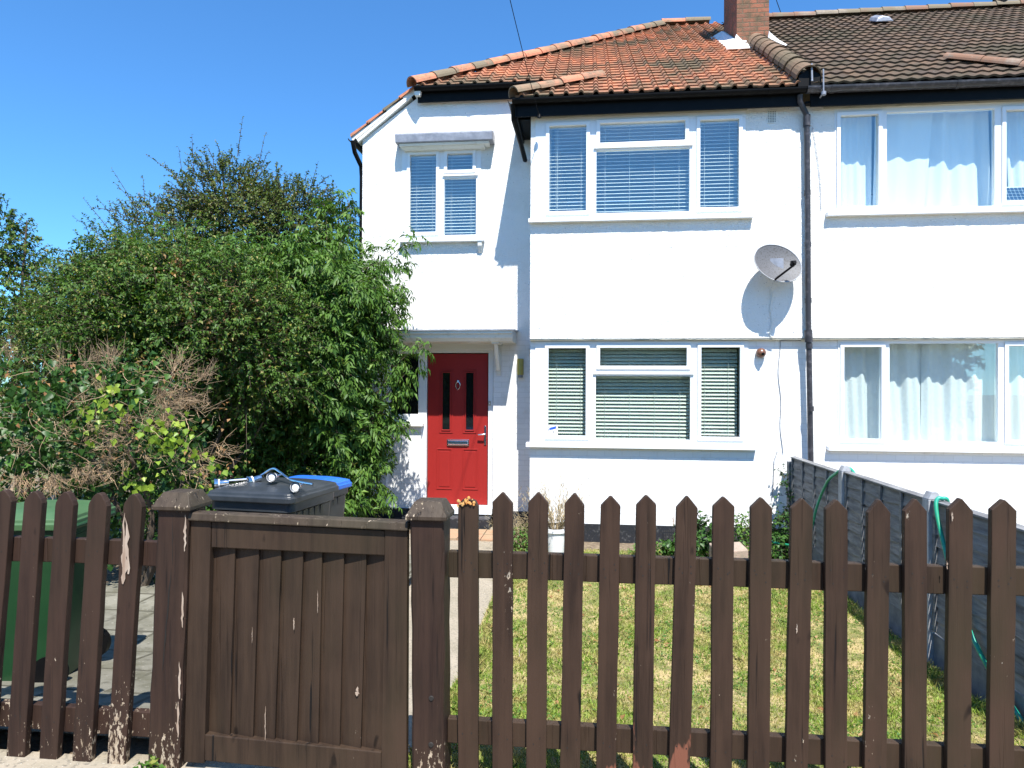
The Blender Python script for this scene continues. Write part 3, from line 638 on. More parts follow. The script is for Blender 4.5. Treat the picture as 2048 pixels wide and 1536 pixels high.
# ------------------------------------------------------------------ things on the walls
wl = thing('wall_light', (-.955, YL, 2.0), 'small brass box shaped wall light between porch and bay window', 'wall light')
mb = MB(); mb.box(-1.005, -.905, YL-.022, YL-.001, 1.84, 2.15); mb.build('back_plate', 'trim', wl, .003)
mb = MB(); mb.tube([(-.955, YL-.052, 1.90), (-.955, YL-.052, 2.13)], .045, 16); mb.box(-1.0, -.91, YL-.052, YL-.0225, 1.90, 2.13); mb.build('shade', 'brass', wl, .003)
mb = MB(); mb.tube([(-.955, YL-.05, 1.86), (-.955, YL-.05, 1.899)], .036, 16); mb.build('lower_cap', 'lead', wl)
al = thing('wall_lamp', (2.19, YG, 2.17), 'round copper brown dome fitting on the wall right of the ground floor window', 'wall lamp')
mb = MB(); mb.lathe((2.19, YG-.004, 2.17), [(.0,.012), (.045,.012), (.045,.0)], 20, (0,-1,0)); mb.build('base_ring', 'blackp', al)
mb = MB(); mb.lathe((2.19, YG-.012, 2.17), [(.058,.0), (.062,.02), (.060,.045), (.050,.07), (.032,.088), (.0,.095)], 24, (0,-1,0)); mb.build('dome', 'copper', al)
mb = MB(); mb.lathe((2.20, YG-.10, 2.155), [(.020,.0), (.018,.012), (.0,.014)], 14, (0,-1,0)); mb.build('lens', 'blackp', al)
# satellite dish
sd_ = thing('satellite_dish', (2.32, YU, 3.2), 'grey oval satellite dish with black arm mounted on the white wall', 'satellite dish')
dn = Vector((.26, -1, .40)).normalized(); dc = Vector((2.325, YU-.235, 3.262)); 
ua = Vector((1, .2, 0)); ua = (ua-dn*ua.dot(dn)).normalized(); va_ = ua.cross(dn) * -1
if va_.z < 0: va_ = -va_
a_ = R(-14); ax_ = ua*math.cos(a_)+va_*math.sin(a_); ay_ = -ua*math.sin(a_)+va_*math.cos(a_)
mb = MB(); V = []; F = []; nr, na = 8, 40
for side in (0, 1):
    for i in range(nr+1):
        for j in range(na):
            t = 2*math.pi*j/na; r_ = i/nr; V.append(dc+ax_*(.305*r_*math.cos(t))+ay_*(.262*r_*math.sin(t))+dn*(.055*r_*r_-.055-.004*side))
nn = (nr+1)*na
for i in range(nr):
    for j in range(na):
        q = (i*na+j, i*na+(j+1) % na, (i+1)*na+(j+1) % na, (i+1)*na+j); F += [q, tuple(nn+x for x in reversed(q))]
for j in range(na): F.append((nr*na+j, nr*na+(j+1) % na, nn+nr*na+(j+1) % na, nn+nr*na+j))
mb.add(V, F, 0, 0, True); mb.build('reflector', 'dish', sd_)
mb = MB(); mb.tube([dc+ax_*(.305*math.cos(t))+ay_*(.262*math.sin(t)) for t in [2*math.pi*j/48 for j in range(49)]], .006, 6, cap=False); mb.build('rim', 'gpost', sd_)
bot = dc-ay_*.25-ax_*.02; lnb = dc+dn*.20+ax_*.10-ay_*.10
mb = MB(); mb.tube([bot-dn*.02, bot+dn*.03, lnb-ay_*.03], .013, 8); mb.build('arm', 'blackp', sd_)
mb = MB(); mb.tube([lnb-dn*.045, lnb-dn*.03, lnb+dn*.03], [.026, .032, .022], 12); mb.box(lnb.x-.03, lnb.x+.025, lnb.y-.02, lnb.y+.03, lnb.z-.02, lnb.z+.03); mb.build('receiver', 'blackp', sd_)
mb = MB(); wp = Vector((2.44, YU-.02, 3.10)); mb.box(2.33, 2.39, YU-.05, YU-.006, 3.10, 3.30); mb.tube([dc-dn*.06, Vector((2.36, YU-.12, 3.22)), Vector((2.36, YU-.04, 3.20))], .02, 10); mb.box(dc.x-.08, dc.x+.08, dc.y+.05, dc.y+.075, dc.z-.07, dc.z+.07)
mb.tube([Vector((2.42, YU-.12, 3.12)), Vector((2.52, YU-.04, 3.115)), Vector((2.61, YU-.012, 3.115))], .008, 6); mb.build('wall_mount', 'lead', sd_)
mb = MB(); mb.tube([(2.30+.012*math.sin(i*.8), YU-.015, 2.96-.04*i) for i in range(15)]+[(2.30, YU-.02, 2.375), (2.36, YU-.02, 2.36)], .006, 6); mb.build('cable', 'trim', sd_)
# overhead wires
mb = MB(); a, b = Vector((-.63, 8.74, 5.21)), Vector((-1.5, 1.0, 9.8))
b = a+(Vector((.0, 4.6, 7.35))-Vector((0,8.74,5.21)))*1.6; b.x = -.63-1.6*.52
mb.tube([a.lerp(b, t)-Vector((0,0,1))*.30*4*t*(1-t) for t in [i/24 for i in range(25)]], .0045, 5); mb.lathe(a, [(0,-.02), (.03,-.02), (.02,.02), (0,.02)], 10)
tag(mb.build('overhead_wire', 'blackp', None, loc=a), 'thin black telephone wire running down from the sky to the bay eaves', 'wire')
mb = MB(); a = Vector((3.90, RY, RZ+.12)); b = a+Vector((.5, 6, 7)); mb.tube([a.lerp(b, i/12)-Vector((0,0,1))*.5*(i/12)*(1-i/12) for i in range(13)], .008, 5)
tag(mb.build('overhead_wire', 'blackp', None, loc=a), 'thin wire rising behind the ridge just right of the chimney', 'wire')
# television aerial at the right edge of the ridge
a = Vector((8.05, RY, RZ+.08)); mb = MB(); mb.lathe(a, [(.12,-.05), (.13,.22), (.15,.24), (.15,.30), (.08,.32), (.0,.32)], 16)
tag(mb.build('chimney_cowl', 'blackp', None, loc=a), 'dark round cowl on the ridge at the far right', 'chimney cowl')

# ------------------------------------------------------------------ blinds and curtains
def blind(x0, x1, z0, z1, Y, label, tilt, pitch_=.047, wdt=.048, cords=2, sm='slat'):
    t = thing('venetian_blind', ((x0+x1)/2, Y, z0), label, 'blind', 'white venetian blinds')
    mb = MB(); z = z0+.03; c, s_ = math.cos(tilt), math.sin(tilt); rg = random.Random(int(x0*1000))
    while z < z1-.03:
        q = [(-wdt/2*c, -wdt/2*s_), (wdt/2*c, wdt/2*s_)]; n_ = (-s_*.0015, c*.0015); e = rg.uniform(-.0015, .0015); zl = z+rg.uniform(-.001, .001)
        for y_, zz in ((0, 0),):
            A = [(x0, Y+q[0][0]-n_[0], zl+q[0][1]-n_[1]), (x0, Y+q[1][0]-n_[0], zl+q[1][1]-n_[1]), (x0, Y+q[1][0]+n_[0], zl+q[1][1]+n_[1]), (x0, Y+q[0][0]+n_[0], zl+q[0][1]+n_[1])]
            B = [(x1, a_1, b_1+e) for (_, a_1, b_1) in A]; mb.hexa(A, B)
        z += pitch_
    mb.build('slats', sm, t)
    mb = MB(); mb.box(x0, x1, Y-.028, Y+.028, z1-.02, z1+.04); mb.build('head_rail', 'slat', t)
    mb = MB(); mb.box(x0, x1, Y-.026, Y+.026, z0-.01, z0+.006); mb.build('bottom_rail', 'slat', t)
    mb = MB()
    for i in range(cords):
        x = x0+(x1-x0)*((i+.5)/cords if cords > 2 else (.22, .78)[i])
        mb.tube([(x, Y-.032, z0), (x, Y-.032, z1)], .0022, 4); mb.tube([(x+.006, Y+.030, z0), (x+.006, Y+.030, z1)], .0022, 4)
    mb.build('ladder_cords', 'cord', t)
BY = .12
TU, TG = R(27), R(52)
blind(-.53, .03, 3.96, 5.17, YU+BY, 'white venetian blind in the narrow left pane of the first floor bay window', TU)
blind(.06, 1.33, 3.96, 5.17, YU+BY, 'wide white venetian blind in the middle of the first floor bay window', TU, cords=4)
blind(1.37, 1.93, 3.96, 5.17, YU+BY, 'white venetian blind in the narrow right pane of the first floor bay window', TU)
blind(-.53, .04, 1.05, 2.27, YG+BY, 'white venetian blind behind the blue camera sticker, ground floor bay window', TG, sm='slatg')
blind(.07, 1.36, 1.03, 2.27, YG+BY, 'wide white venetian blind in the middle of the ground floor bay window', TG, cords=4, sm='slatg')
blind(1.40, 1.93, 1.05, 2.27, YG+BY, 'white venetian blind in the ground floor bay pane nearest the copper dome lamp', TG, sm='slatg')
blind(-2.62, -2.19, 3.94, 5.14, YL+BY, 'white venetian blind in the tall narrow pane of the small window above the porch', TU)
blind(-2.12, -1.59, 3.92, 5.14, YL+BY, 'white venetian blind in the right hand half of the small window above the porch', TU)
def curtain(x0, x1, z0, z1, Y, label, seed=1, amp=.035, gather=None, freq=9):
    rg = random.Random(seed); ph = [rg.uniform(0, 6.28) for _ in range(5)]; nx, nz = 120, 14; mb = MB(); V = []
    for j in range(nz+1):
        tz = j/nz; z = z0+(z1-z0)*tz
        a, b = x0, x1
        if gather: a, b = x0+(gather[0])*(1-tz)**1.3, x1+(gather[1])*(1-tz)**1.3
        for i in range(nx+1):
            u = i/nx; x = a+(b-a)*u
            y = Y+amp*(math.sin(u*freq*(x1-x0)*2.6+ph[0]+.5*math.sin(tz*2+ph[1]))*.6+.4*math.sin(u*freq*(x1-x0)*5.3+ph[2]+tz*1.2)+.35*math.sin(u*7+ph[3]+tz*2))
            V.append((x, y, z))
    F = [(j*(nx+1)+i, j*(nx+1)+i+1, (j+1)*(nx+1)+i+1, (j+1)*(nx+1)+i) for j in range(nz) for i in range(nx)]
    mb.add(V, F, 0, 0, True); o = mb.build('curtain', 'curtain', None, loc=((x0+x1)/2, Y, z0)); s_ = o.modifiers.new('thick', 'SOLIDIFY'); s_.thickness = .002
    tag(o, label, 'curtain', 'white curtains in the neighbouring house')
curtain(3.08, 3.58, 3.9, 5.26, YU+.19, 'narrow pleated white curtain in the left pane of the neighbour\'s upper window', 2, .014, None, 13)
curtain(3.62, 4.31, 3.9, 5.26, YU+.17, 'white curtain on the left of the neighbour\'s upper middle pane, drawn to a slit', 3, .022, (-.03, -.12), 5)
curtain(4.26, 4.99, 3.9, 5.26, YU+.22, 'white curtain on the right of the neighbour\'s upper middle pane', 4, .035, (-.10, .05), 7)
curtain(5.02, 5.14, 3.9, 5.26, YU+.19, 'white curtain strip at the left of the neighbour\'s upper right pane', 5, .03, (0, .02))
curtain(5.16, 5.75, 3.9, 5.26, YU+.21, 'white gathered curtain behind the small solar panel', 6, .045, (.06, 0))
curtain(3.10, 3.72, .98, 2.36, YG+.19, 'white curtain in the left pane of the neighbour\'s ground floor window', 7, .035, (.05, .0))
curtain(3.70, 4.27, .98, 2.36, YG+.22, 'white curtain on the left of the neighbour\'s ground floor middle pane', 8, .035, (.06, .02))
curtain(4.24, 5.12, .98, 2.36, YG+.21, 'white curtain on the right of the neighbour\'s ground floor middle pane', 9, .035, (-.02, .02))
curtain(5.08, 5.75, .98, 2.36, YG+.20, 'white curtain in the right pane of the neighbour\'s ground floor window', 10, .04)
sp_ = thing('solar_panel', (5.22, YU+.06, 4.02), 'small white framed solar panel propped inside the upper right window', 'solar panel')
q0 = [Vector(p) for p in ((5.10, YU+.04, 4.0), (5.40, YU+.04, 4.0), (5.35, YU+.09, 4.22), (5.05, YU+.09, 4.22))]
mb = MB(); mb.prism(q0, (0,.012,0)); mb.build('frame', 'upvc', sp_)
mb = MB(); cen = sum(q0, Vector())/4; qi = [cen+(p-cen)*.9 for p in q0]
for i in range(6):
    for j in range(5):
        def P_(u, v): return (qi[0].lerp(qi[1], u)).lerp(qi[3].lerp(qi[2], u), v)+Vector((0,-.003,0))
        mb.add([P_(i/6+.01, j/5+.012), P_((i+1)/6-.01, j/5+.012), P_((i+1)/6-.01, (j+1)/5-.012), P_(i/6+.01, (j+1)/5-.012)], [(0,1,2,3)])
mb.build('cells', 'solar', sp_)

# ------------------------------------------------------------------ picket fences and gate
rg = random.Random(21)
def picket(parent, xt, xb, ztop, w_, kind='point', mat='wood', YF=2.93, zb=-.02, th=.030, nails=(.93, .19), lab=None):
    mb = MB(); hs = .045+rg.uniform(-.006, .006); zs = ztop-hs; j = lambda a=.003: rg.uniform(-a, a)
    X = lambda z: xb+(xt-xb)*(z-zb)/(ztop-zb)
    h = w_/2; ns = 9
    prof = [(X(zb)-h+j(), zb), (X(zb)+h+j(), zb)]
    rgt = [(X(z)+h+j(.0015), z) for z in [zb+(zs-zb)*i/ns for i in range(1, ns)]]; lft = [(X(z)-h+j(.0015), z) for z in [zb+(zs-zb)*i/ns for i in range(ns-1, 0, -1)]]
    xa = X(ztop)
    if kind == 'point': tp = [(X(zs)+h, zs+j(.004)), (xa+.004, ztop), (xa-.004, ztop), (X(zs)-h, zs+j(.004))]
    elif kind == 'round': tp = [(X(zs)+h, zs-.012), (X(zs)+h*.86, zs+.008), (xa+h*.40, ztop-.010), (xa+h*.12, ztop), (xa-h*.16, ztop-.002), (xa-h*.5, ztop-.014), (X(zs)-h*.9, zs+.004), (X(zs)-h, zs-.014)]
    else: tp = [(xa+h, ztop-.035), (xa+h*.72, ztop-.012), (xa+h*.3, ztop-.004), (xa+h*.1, ztop-.010), (xa-h*.2, ztop), (xa-h*.6, ztop-.008), (xa-h, ztop-.030)]
    poly = prof+rgt+tp+lft
    y0 = YF+rg.uniform(-.003, .003)
    mb.prism([(x, y0, z) for x, z in poly], (0, th, 0))
    for zn in nails:
        for dx in (-.018, .022):
            c = (X(zn)+dx+j(.008), zn+j(.02)); r_ = .0032
            mb.add([(c[0]+r_*math.cos(t), y0-.0012, c[1]+r_*math.sin(t)) for t in [6.283*i/8 for i in range(8)]], [tuple(range(8))], 1)
    o = mb.build('picket', [mat, 'nail'], parent, .0035)
    if lab: o['label'] = lab
    return o
fr_ = thing('picket_fence', (.6, 2.95, 0), 'long brown picket fence to the right of the gate in front of the lawn', 'picket fence')
tops = [-.513,-.363,-.208,-.052,.101,.250,.420,.568,.720,.883,1.018,1.184,1.325,1.498,1.659,1.83,2.0,2.16,2.32,2.47]
bots = [(-.553,-.462),(-.403,-.313),(-.257,-.169),(-.111,-.024),(.041,.126),(.194,.279),(.343,.432),(.514,.603),(.665,.754),(.814,.904),(.974,1.063),(1.123,1.212),(1.282,1.370),(1.441,1.534),(1.599,1.695),(1.76,1.85),(1.93,2.02),(2.09,2.18),(2.25,2.34),(2.41,2.50)]
zt = [1.223,1.250,1.253,1.253,1.245,1.251,1.251,1.252,1.252,1.252,1.250,1.255,1.260,1.266,1.265,1.265,1.265,1.262,1.264,1.26]
for i, (a, b, z) in enumerate(zip(tops, bots, zt)):
    picket(fr_, a, (b[0]+b[1])/2, z, (b[1]-b[0])-.002, 'flat' if i == 0 else 'point', 'wood', nails=(.95, .92, .19), lab='picket with a worn flat top and orange lichen' if i == 0 else None)
def rail(parent, x0, x1, za, zb_, h, Y, mat, name='rail', th=.04):
    mb = MB(); n = 8
    P0 = [(x0+(x1-x0)*i/n, za+(zb_-za)*i/n+rg.uniform(-.002, .002)) for i in range(n+1)]
    poly = [(x, Y, z) for x, z in P0]+[(x, Y, z-h+rg.uniform(-.002, .002)) for x, z in reversed(P0)]
    mb.prism(poly, (0, th, 0)); return mb.build(name, mat, parent, .004)
rail(fr_, -.605, 2.52, .985, .988, .115, 2.963, 'woodg'); rail(fr_, -.605, 2.52, .250, .258, .108, 2.963, 'woodg')
mb = MB(); 
for i in range(26):
    x = -.52+rg.uniform(-.04, .035); z = 1.222-abs(x+.51)*.3+rg.uniform(-.025, .004); r_ = rg.uniform(.003, .008)
    mb.lathe((x, 2.929-rg.uniform(0, .003), z), [(0,-r_), (r_*.8,-r_*.6), (r_,0), (r_*.7,r_*.7), (0,r_)], 7)
mb.build('lichen', 'lichen', fr_)
fl = thing('picket_fence', (-2.4, 2.95, 0), 'short leaning brown picket fence to the left of the gate with peeling paint', 'picket fence')
for i, (a, b, z) in enumerate([(-3.86,-3.90,1.215), (-3.70,-3.76,1.21), (-3.54,-3.60,1.212), (-3.375,-3.45,1.21), (-3.21,-3.30,1.208), (-3.05,-3.145,1.21), (-2.89,-2.99,1.21), (-2.723,-2.82,1.212), (-2.569,-2.650,1.210), (-2.410,-2.484,1.211), (-2.243,-2.316,1.210), (-2.069,-2.144,1.209)]):
    picket(fl, a, b, z, .092, 'round', 'woodp', YF=2.925, zb=-.035, th=.035, nails=(.93, .16))
rail(fl, -3.98, -1.95, .990, .985, .115, 2.963, 'woodp'); rail(fl, -3.98, -1.95, .213, .195, .118, 2.963, 'woodp')
def post(xt, xb, w_, zt_, label, mat, right_skew=0):
    t = thing('gate_post', (xb, 2.95, 0), label, 'gate post', 'brown gate posts')
    mb = MB(); n = 10; V = []; F = []; rr_ = random.Random(int(abs(xb)*100)); cs = .010
    for i in range(n+1):
        z = -.05+(zt_+.05)*i/n; x = xb+(xt-xb)*i/n; h = w_/2+rr_.uniform(-.003, .003); y0, y1 = 2.905, 2.905+w_
        V += [(x-h, y0+cs, z), (x-h+cs, y0, z), (x+h-cs+rr_.uniform(-.004, .004), y0, z), (x+h+rr_.uniform(-.004, .004), y0+cs, z), (x+h, y1-cs, z), (x+h-cs, y1, z), (x-h+cs, y1, z), (x-h, y1-cs, z)]
    for i in range(n): F += [(i*8+j, i*8+(j+1) % 8, (i+1)*8+(j+1) % 8, (i+1)*8+j) for j in range(8)]
    F.append(tuple(range(8*n, 8*n+8))); mb.add(V, F)
    mb.build('shaft', mat, t)
    mb = MB(); a = w_/2+.018; x = xt; y0 = 2.905-.02; y1 = y0+2*a+.004; b_ = .032
    mb.add([(x-a, y0, zt_+.001), (x+a, y0, zt_+.001), (x+a, y1, zt_+.001), (x-a, y1, zt_+.001), (x-a, y0, zt_+.018), (x+a, y0, zt_+.018), (x+a, y1, zt_+.018), (x-a, y1, zt_+.018),
            (x-a+b_, y0+b_*1.3, zt_+.078), (x+a-b_, y0+b_*1.3, zt_+.078), (x+a-b_, y1-b_, zt_+.078), (x-a+b_, y1-b_, zt_+.078)],
           [(3,2,1,0), (0,1,5,4), (1,2,6,5), (2,3,7,6), (3,0,4,7), (4,5,9,8), (5,6,10,9), (6,7,11,10), (7,4,8,11), (8,9,10,11)])
    mb.build('cap', 'woodcap', t, .004)
    return t
gp1 = post(-1.862, -1.905, .150, 1.143, 'leaning brown post with a pointed cap on the hinge side, left of the gate', 'woodp')
p2 = post(-.690, -.676, .146, 1.128, 'upright brown post with a flaking cap between the gate and the long picket fence', 'woodp')
mb = MB()
for z in (.16, .36): mb.lathe((-.665, 2.9045, z), [(0,.004), (.009,.004), (.012,.0)], 12, (0,-1,0))
mb.build('bolt', 'nail', p2)
gt = thing('garden_gate', (-1.28, 2.95, 0), 'brown boarded wooden garden gate closed between the two posts', 'gate')
GY = 2.925
gz = lambda x, zl, zr: zl+(zr-zl)*(x+1.79)/1.015
mb = MB(); mb.hexa([(-1.792, GY-.02, 1.098), (-.775, GY-.02, 1.078), (-.775, GY+.06, 1.078), (-1.792, GY+.06, 1.098)], [(-1.792, GY-.012, 1.134), (-.775, GY-.012, 1.116), (-.775, GY+.052, 1.116), (-1.792, GY+.052, 1.134)]); mb.build('top_cap', 'woodcap', gt, .006)
for xa, xb_, xc, xd in ((-1.787,-1.690,-1.812,-1.715), (-.882,-.781,-.893,-.779)):
    zt_ = gz(xa, 1.097, 1.077)
    mb = MB(); mb.hexa([(xc, GY, .0), (xd, GY, .0), (xd, GY+.04, .0), (xc, GY+.04, .0)], [(xa, GY, zt_), (xb_, GY, zt_-.002), (xb_, GY+.04, zt_-.002), (xa, GY+.04, zt_)]); mb.build('stile', 'woodg', gt, .004)
mb = MB(); mb.hexa([(-1.689, GY+.002, .975), (-.883, GY+.002, .964), (-.883, GY+.04, .964), (-1.689, GY+.04, .975)], [(-1.689, GY+.002, 1.093), (-.883, GY+.002, 1.074), (-.883, GY+.04, 1.074), (-1.689, GY+.04, 1.093)]); mb.build('upper_rail', 'woodg', gt, .004)
mb = MB(); mb.hexa([(-1.714, GY+.002, .012), (-.894, GY+.002, -.012), (-.894, GY+.04, -.012), (-1.714, GY+.04, .012)], [(-1.713, GY+.002, .130), (-.893, GY+.002, .102), (-.893, GY+.04, .102), (-1.713, GY+.04, .130)]); mb.build('lower_rail', 'woodg', gt, .004)
bt = [-1.689,-1.588,-1.474,-1.369,-1.266,-1.179,-1.077,-.974,-.885]; bb = [-1.709,-1.609,-1.499,-1.396,-1.293,-1.192,-1.093,-.997,-.897]
for i in range(8):
    mb = MB(); y0, y1 = GY+.036, GY+.018; g_ = -.006
    z0, z1 = .06, 1.0
    L = [(bb[i]+g_, y0, z0), (bb[i+1]+.004, y1, z0), (bb[i+1]+.004, y1+.014, z0), (bb[i]+g_, y0+.014, z0)]
    T = [(bt[i]+g_, y0, z1), (bt[i+1]+.004, y1, z1), (bt[i+1]+.004, y1+.014, z1), (bt[i]+g_, y0+.014, z1)]
    mb.hexa(L, T); mb.build('board', 'woodg', gt, .002)

def flake(parent, name, mat, x, z0, z1, w_, y, lean=0., seed=1):
    g = random.Random(seed); n = 9; L_, Rr = [], []
    for i in range(n+1):
        t = i/n; z = z0+(z1-z0)*t; e = w_*math.sin(math.pi*min(1, t*.9+.08))**.7; c = x+lean*t+g.uniform(-.25, .25)*w_
        L_.append((c-e*g.uniform(.2, .6), y, z+g.uniform(-.006, .006))); Rr.append((c+e*g.uniform(.2, .6), y, z+g.uniform(-.006, .006)))
    mb = MB(); V = L_+Rr; mb.add(V, [(i, n+1+i, n+2+i, i+1) for i in range(n)]); return mb.build(name, mat, parent)
MT['barewood'] = simple('bare_pale_wood', (.42,.34,.27), .8, (.25,.17,.12), 40, .4, .65, .5, stretch=(1,1,.1))
MT['crack'] = simple('deep_crack', (.006,.005,.004), .9)
pk = [c for c in fl.children if c.name.startswith('picket')][-1]
flake(pk, 'bare_patch', 'barewood', -2.110, .80, 1.02, .030, 2.9205, .012, 4); flake(pk, 'bare_patch', 'barewood', -2.088, .84, 1.10, .020, 2.9206, -.012, 5); flake(pk, 'bare_patch', 'barewood', -2.112, .88, 1.12, .012, 2.9207, .004, 8)
for z_, s__ in ((.96, 3), (.62, 6), (.30, 9), (.12, 11)): flake(gp1, 'bare_patch', 'barewood', -1.80-.03*(1-z_), z_, z_+.16, .012, 2.9036, .0, s__)
flake(gp1, 'crack', 'crack', -1.905, .42, .88, .008, 2.9037, .040, 2); flake(gp1, 'crack', 'crack', -1.86, .90, 1.12, .004, 2.9037, .0, 12)
for x_, z0_, z1_, w__, s__ in ((-1.43, .10, .27, .005, 1), (-1.30, .62, .67, .006, 2), (-1.495, .55, .62, .003, 3), (-1.19, .70, .80, .003, 4)): flake(gt, 'scratch', 'barewood', x_, z0_, z1_, w__, 2.934, .0, s__)
flake(gt, 'knot_hole', 'barewood', -1.008, .335, .375, .018, 2.938, .004, 7)
for x_, z_, s__ in ((-.285, .55, 1), (.36, 1.13, 2), (.86, .70, 3), (1.46, 1.18, 4), (1.44, .98, 5)): flake(fr_, 'chip', 'barewood', x_, z_, z_+.035, .006, 2.9255, 0, s__)

# ------------------------------------------------------------------ grey side fence
FX = 2.53
sf = thing('lap_fence', (FX, 6, -.29), 'weathered grey lap panel fence running from the house to the street along the lawn', 'fence')
posts_y = [8.86, 7.09, 5.37, 3.62, 3.08]
rg = random.Random(5)
for i in range(4):
    y1, y0 = posts_y[i]-.05, posts_y[i+1]+.05; zt_ = .86 if i == 0 else .885
    mb = MB(); n = 9; hh = (zt_-(-.06))/n
    for r_ in range(n):
        zb = -.06+hh*r_; m_ = 14; top_ = zb+hh+.015
        A = [(FX+.030, y0+(y1-y0)*q/m_, zb-.012+.010*math.sin(q*.9+r_*2.1+i)+rg.uniform(-.003, .003)) for q in range(m_+1)]
        B = [(FX+.018, a[1], top_) for a in A]
        # lower edge proud on the garden side
        A = [(FX-.004, a[1], a[2]) for a in A]
        mb.add(A+B+[(x+.012, y, z) for x, y, z in A]+[(x+.012, y, z) for x, y, z in B],
               [(q, q+1, m_+2+q, m_+1+q) for q in range(m_)]+[(2*(m_+1)+q, 3*(m_+1)+q, 3*(m_+1)+q+1, 2*(m_+1)+q+1) for q in range(m_)]+[(q, 2*(m_+1)+q, 2*(m_+1)+q+1, q+1) for q in range(m_)])
    pn = mb.build('lap_panel', 'gwood', sf)
    for q in range(5):
        y = y0+.02+(y1-y0-.04)*q/4
        mb = MB(); mb.box(FX-.014, FX+.004, y-.018, y+.018, -.055, zt_-.005); mb.build('batten', 'gwood', pn, .002)
    mb = MB(); mb.prism([(FX-.022, y0, zt_), (FX+.040, y0, zt_), (FX+.040, y0, zt_+.022), (FX-.022, y0, zt_+.014)], (0, y1-y0, 0)); mb.build('capping', 'gwood', pn, .002)
    mb = MB(); mb.box(FX-.004, FX+.03, y0, y1, -.33, -.075); mb.build('gravel_board', 'gravel_board', sf)
for i, y in enumerate(posts_y):
    h = .96 if i else .87
    mb = MB(); a = .048
    mb.box(FX-a+.01, FX+a+.01, y-a, y+a, -.4, h-.06)
    if i: mb.prism([(FX-a+.01, y-a, h-.059), (FX+a+.01, y-a, h-.059), (FX+a*.45+.01, y-a, h-.005), (FX+.01, y-a, h), (FX-a*.45+.01, y-a, h-.005)], (0, 2*a, 0))
    mb.build('post', 'gpost' if i else 'gwood', sf, .004)
def spl(P, n=10):
    P = [Vector(p) for p in P]; P = [P[0]*2-P[1]]+P+[P[-1]*2-P[-2]]; o = []
    for i in range(1, len(P)-2):
        for k_ in range(n):
            t = k_/n; a, b, c, d = P[i-1], P[i], P[i+1], P[i+2]
            o.append(.5*((2*b)+(-a+c)*t+(2*a-5*b+4*c-d)*t*t+(-a+3*b-3*c+d)*t**3))
    return o+[P[-2]]
mb = MB(); mb.tube(spl([(2.10, 8.30, -.03), (2.14, 8.28, -.07), (2.25, 8.2, -.08), (2.38, 7.9, -.02), (2.47, 7.9, .15), (2.49, 7.75, .45), (2.49, 7.45, .74), (2.50, 7.22, .86), (2.53, 7.13, .90), (2.60, 7.0, .88), (2.62, 6.4, .3), (2.62, 5.6, .3), (2.60, 5.28, .85), (2.54, 5.235, .925), (2.495, 5.22, .89), (2.485, 5.13, .70), (2.485, 4.86, .25), (2.482, 4.55, -.02), (2.47, 4.05, -.24), (2.3, 3.6, -.12), (2.2, 3.4, -.07)]), .0145, 10)
tag(mb.build('garden_hose', 'hose', None, loc=(2.5, 7, 0)), 'green garden hose looped over the grey side fence', 'hose')

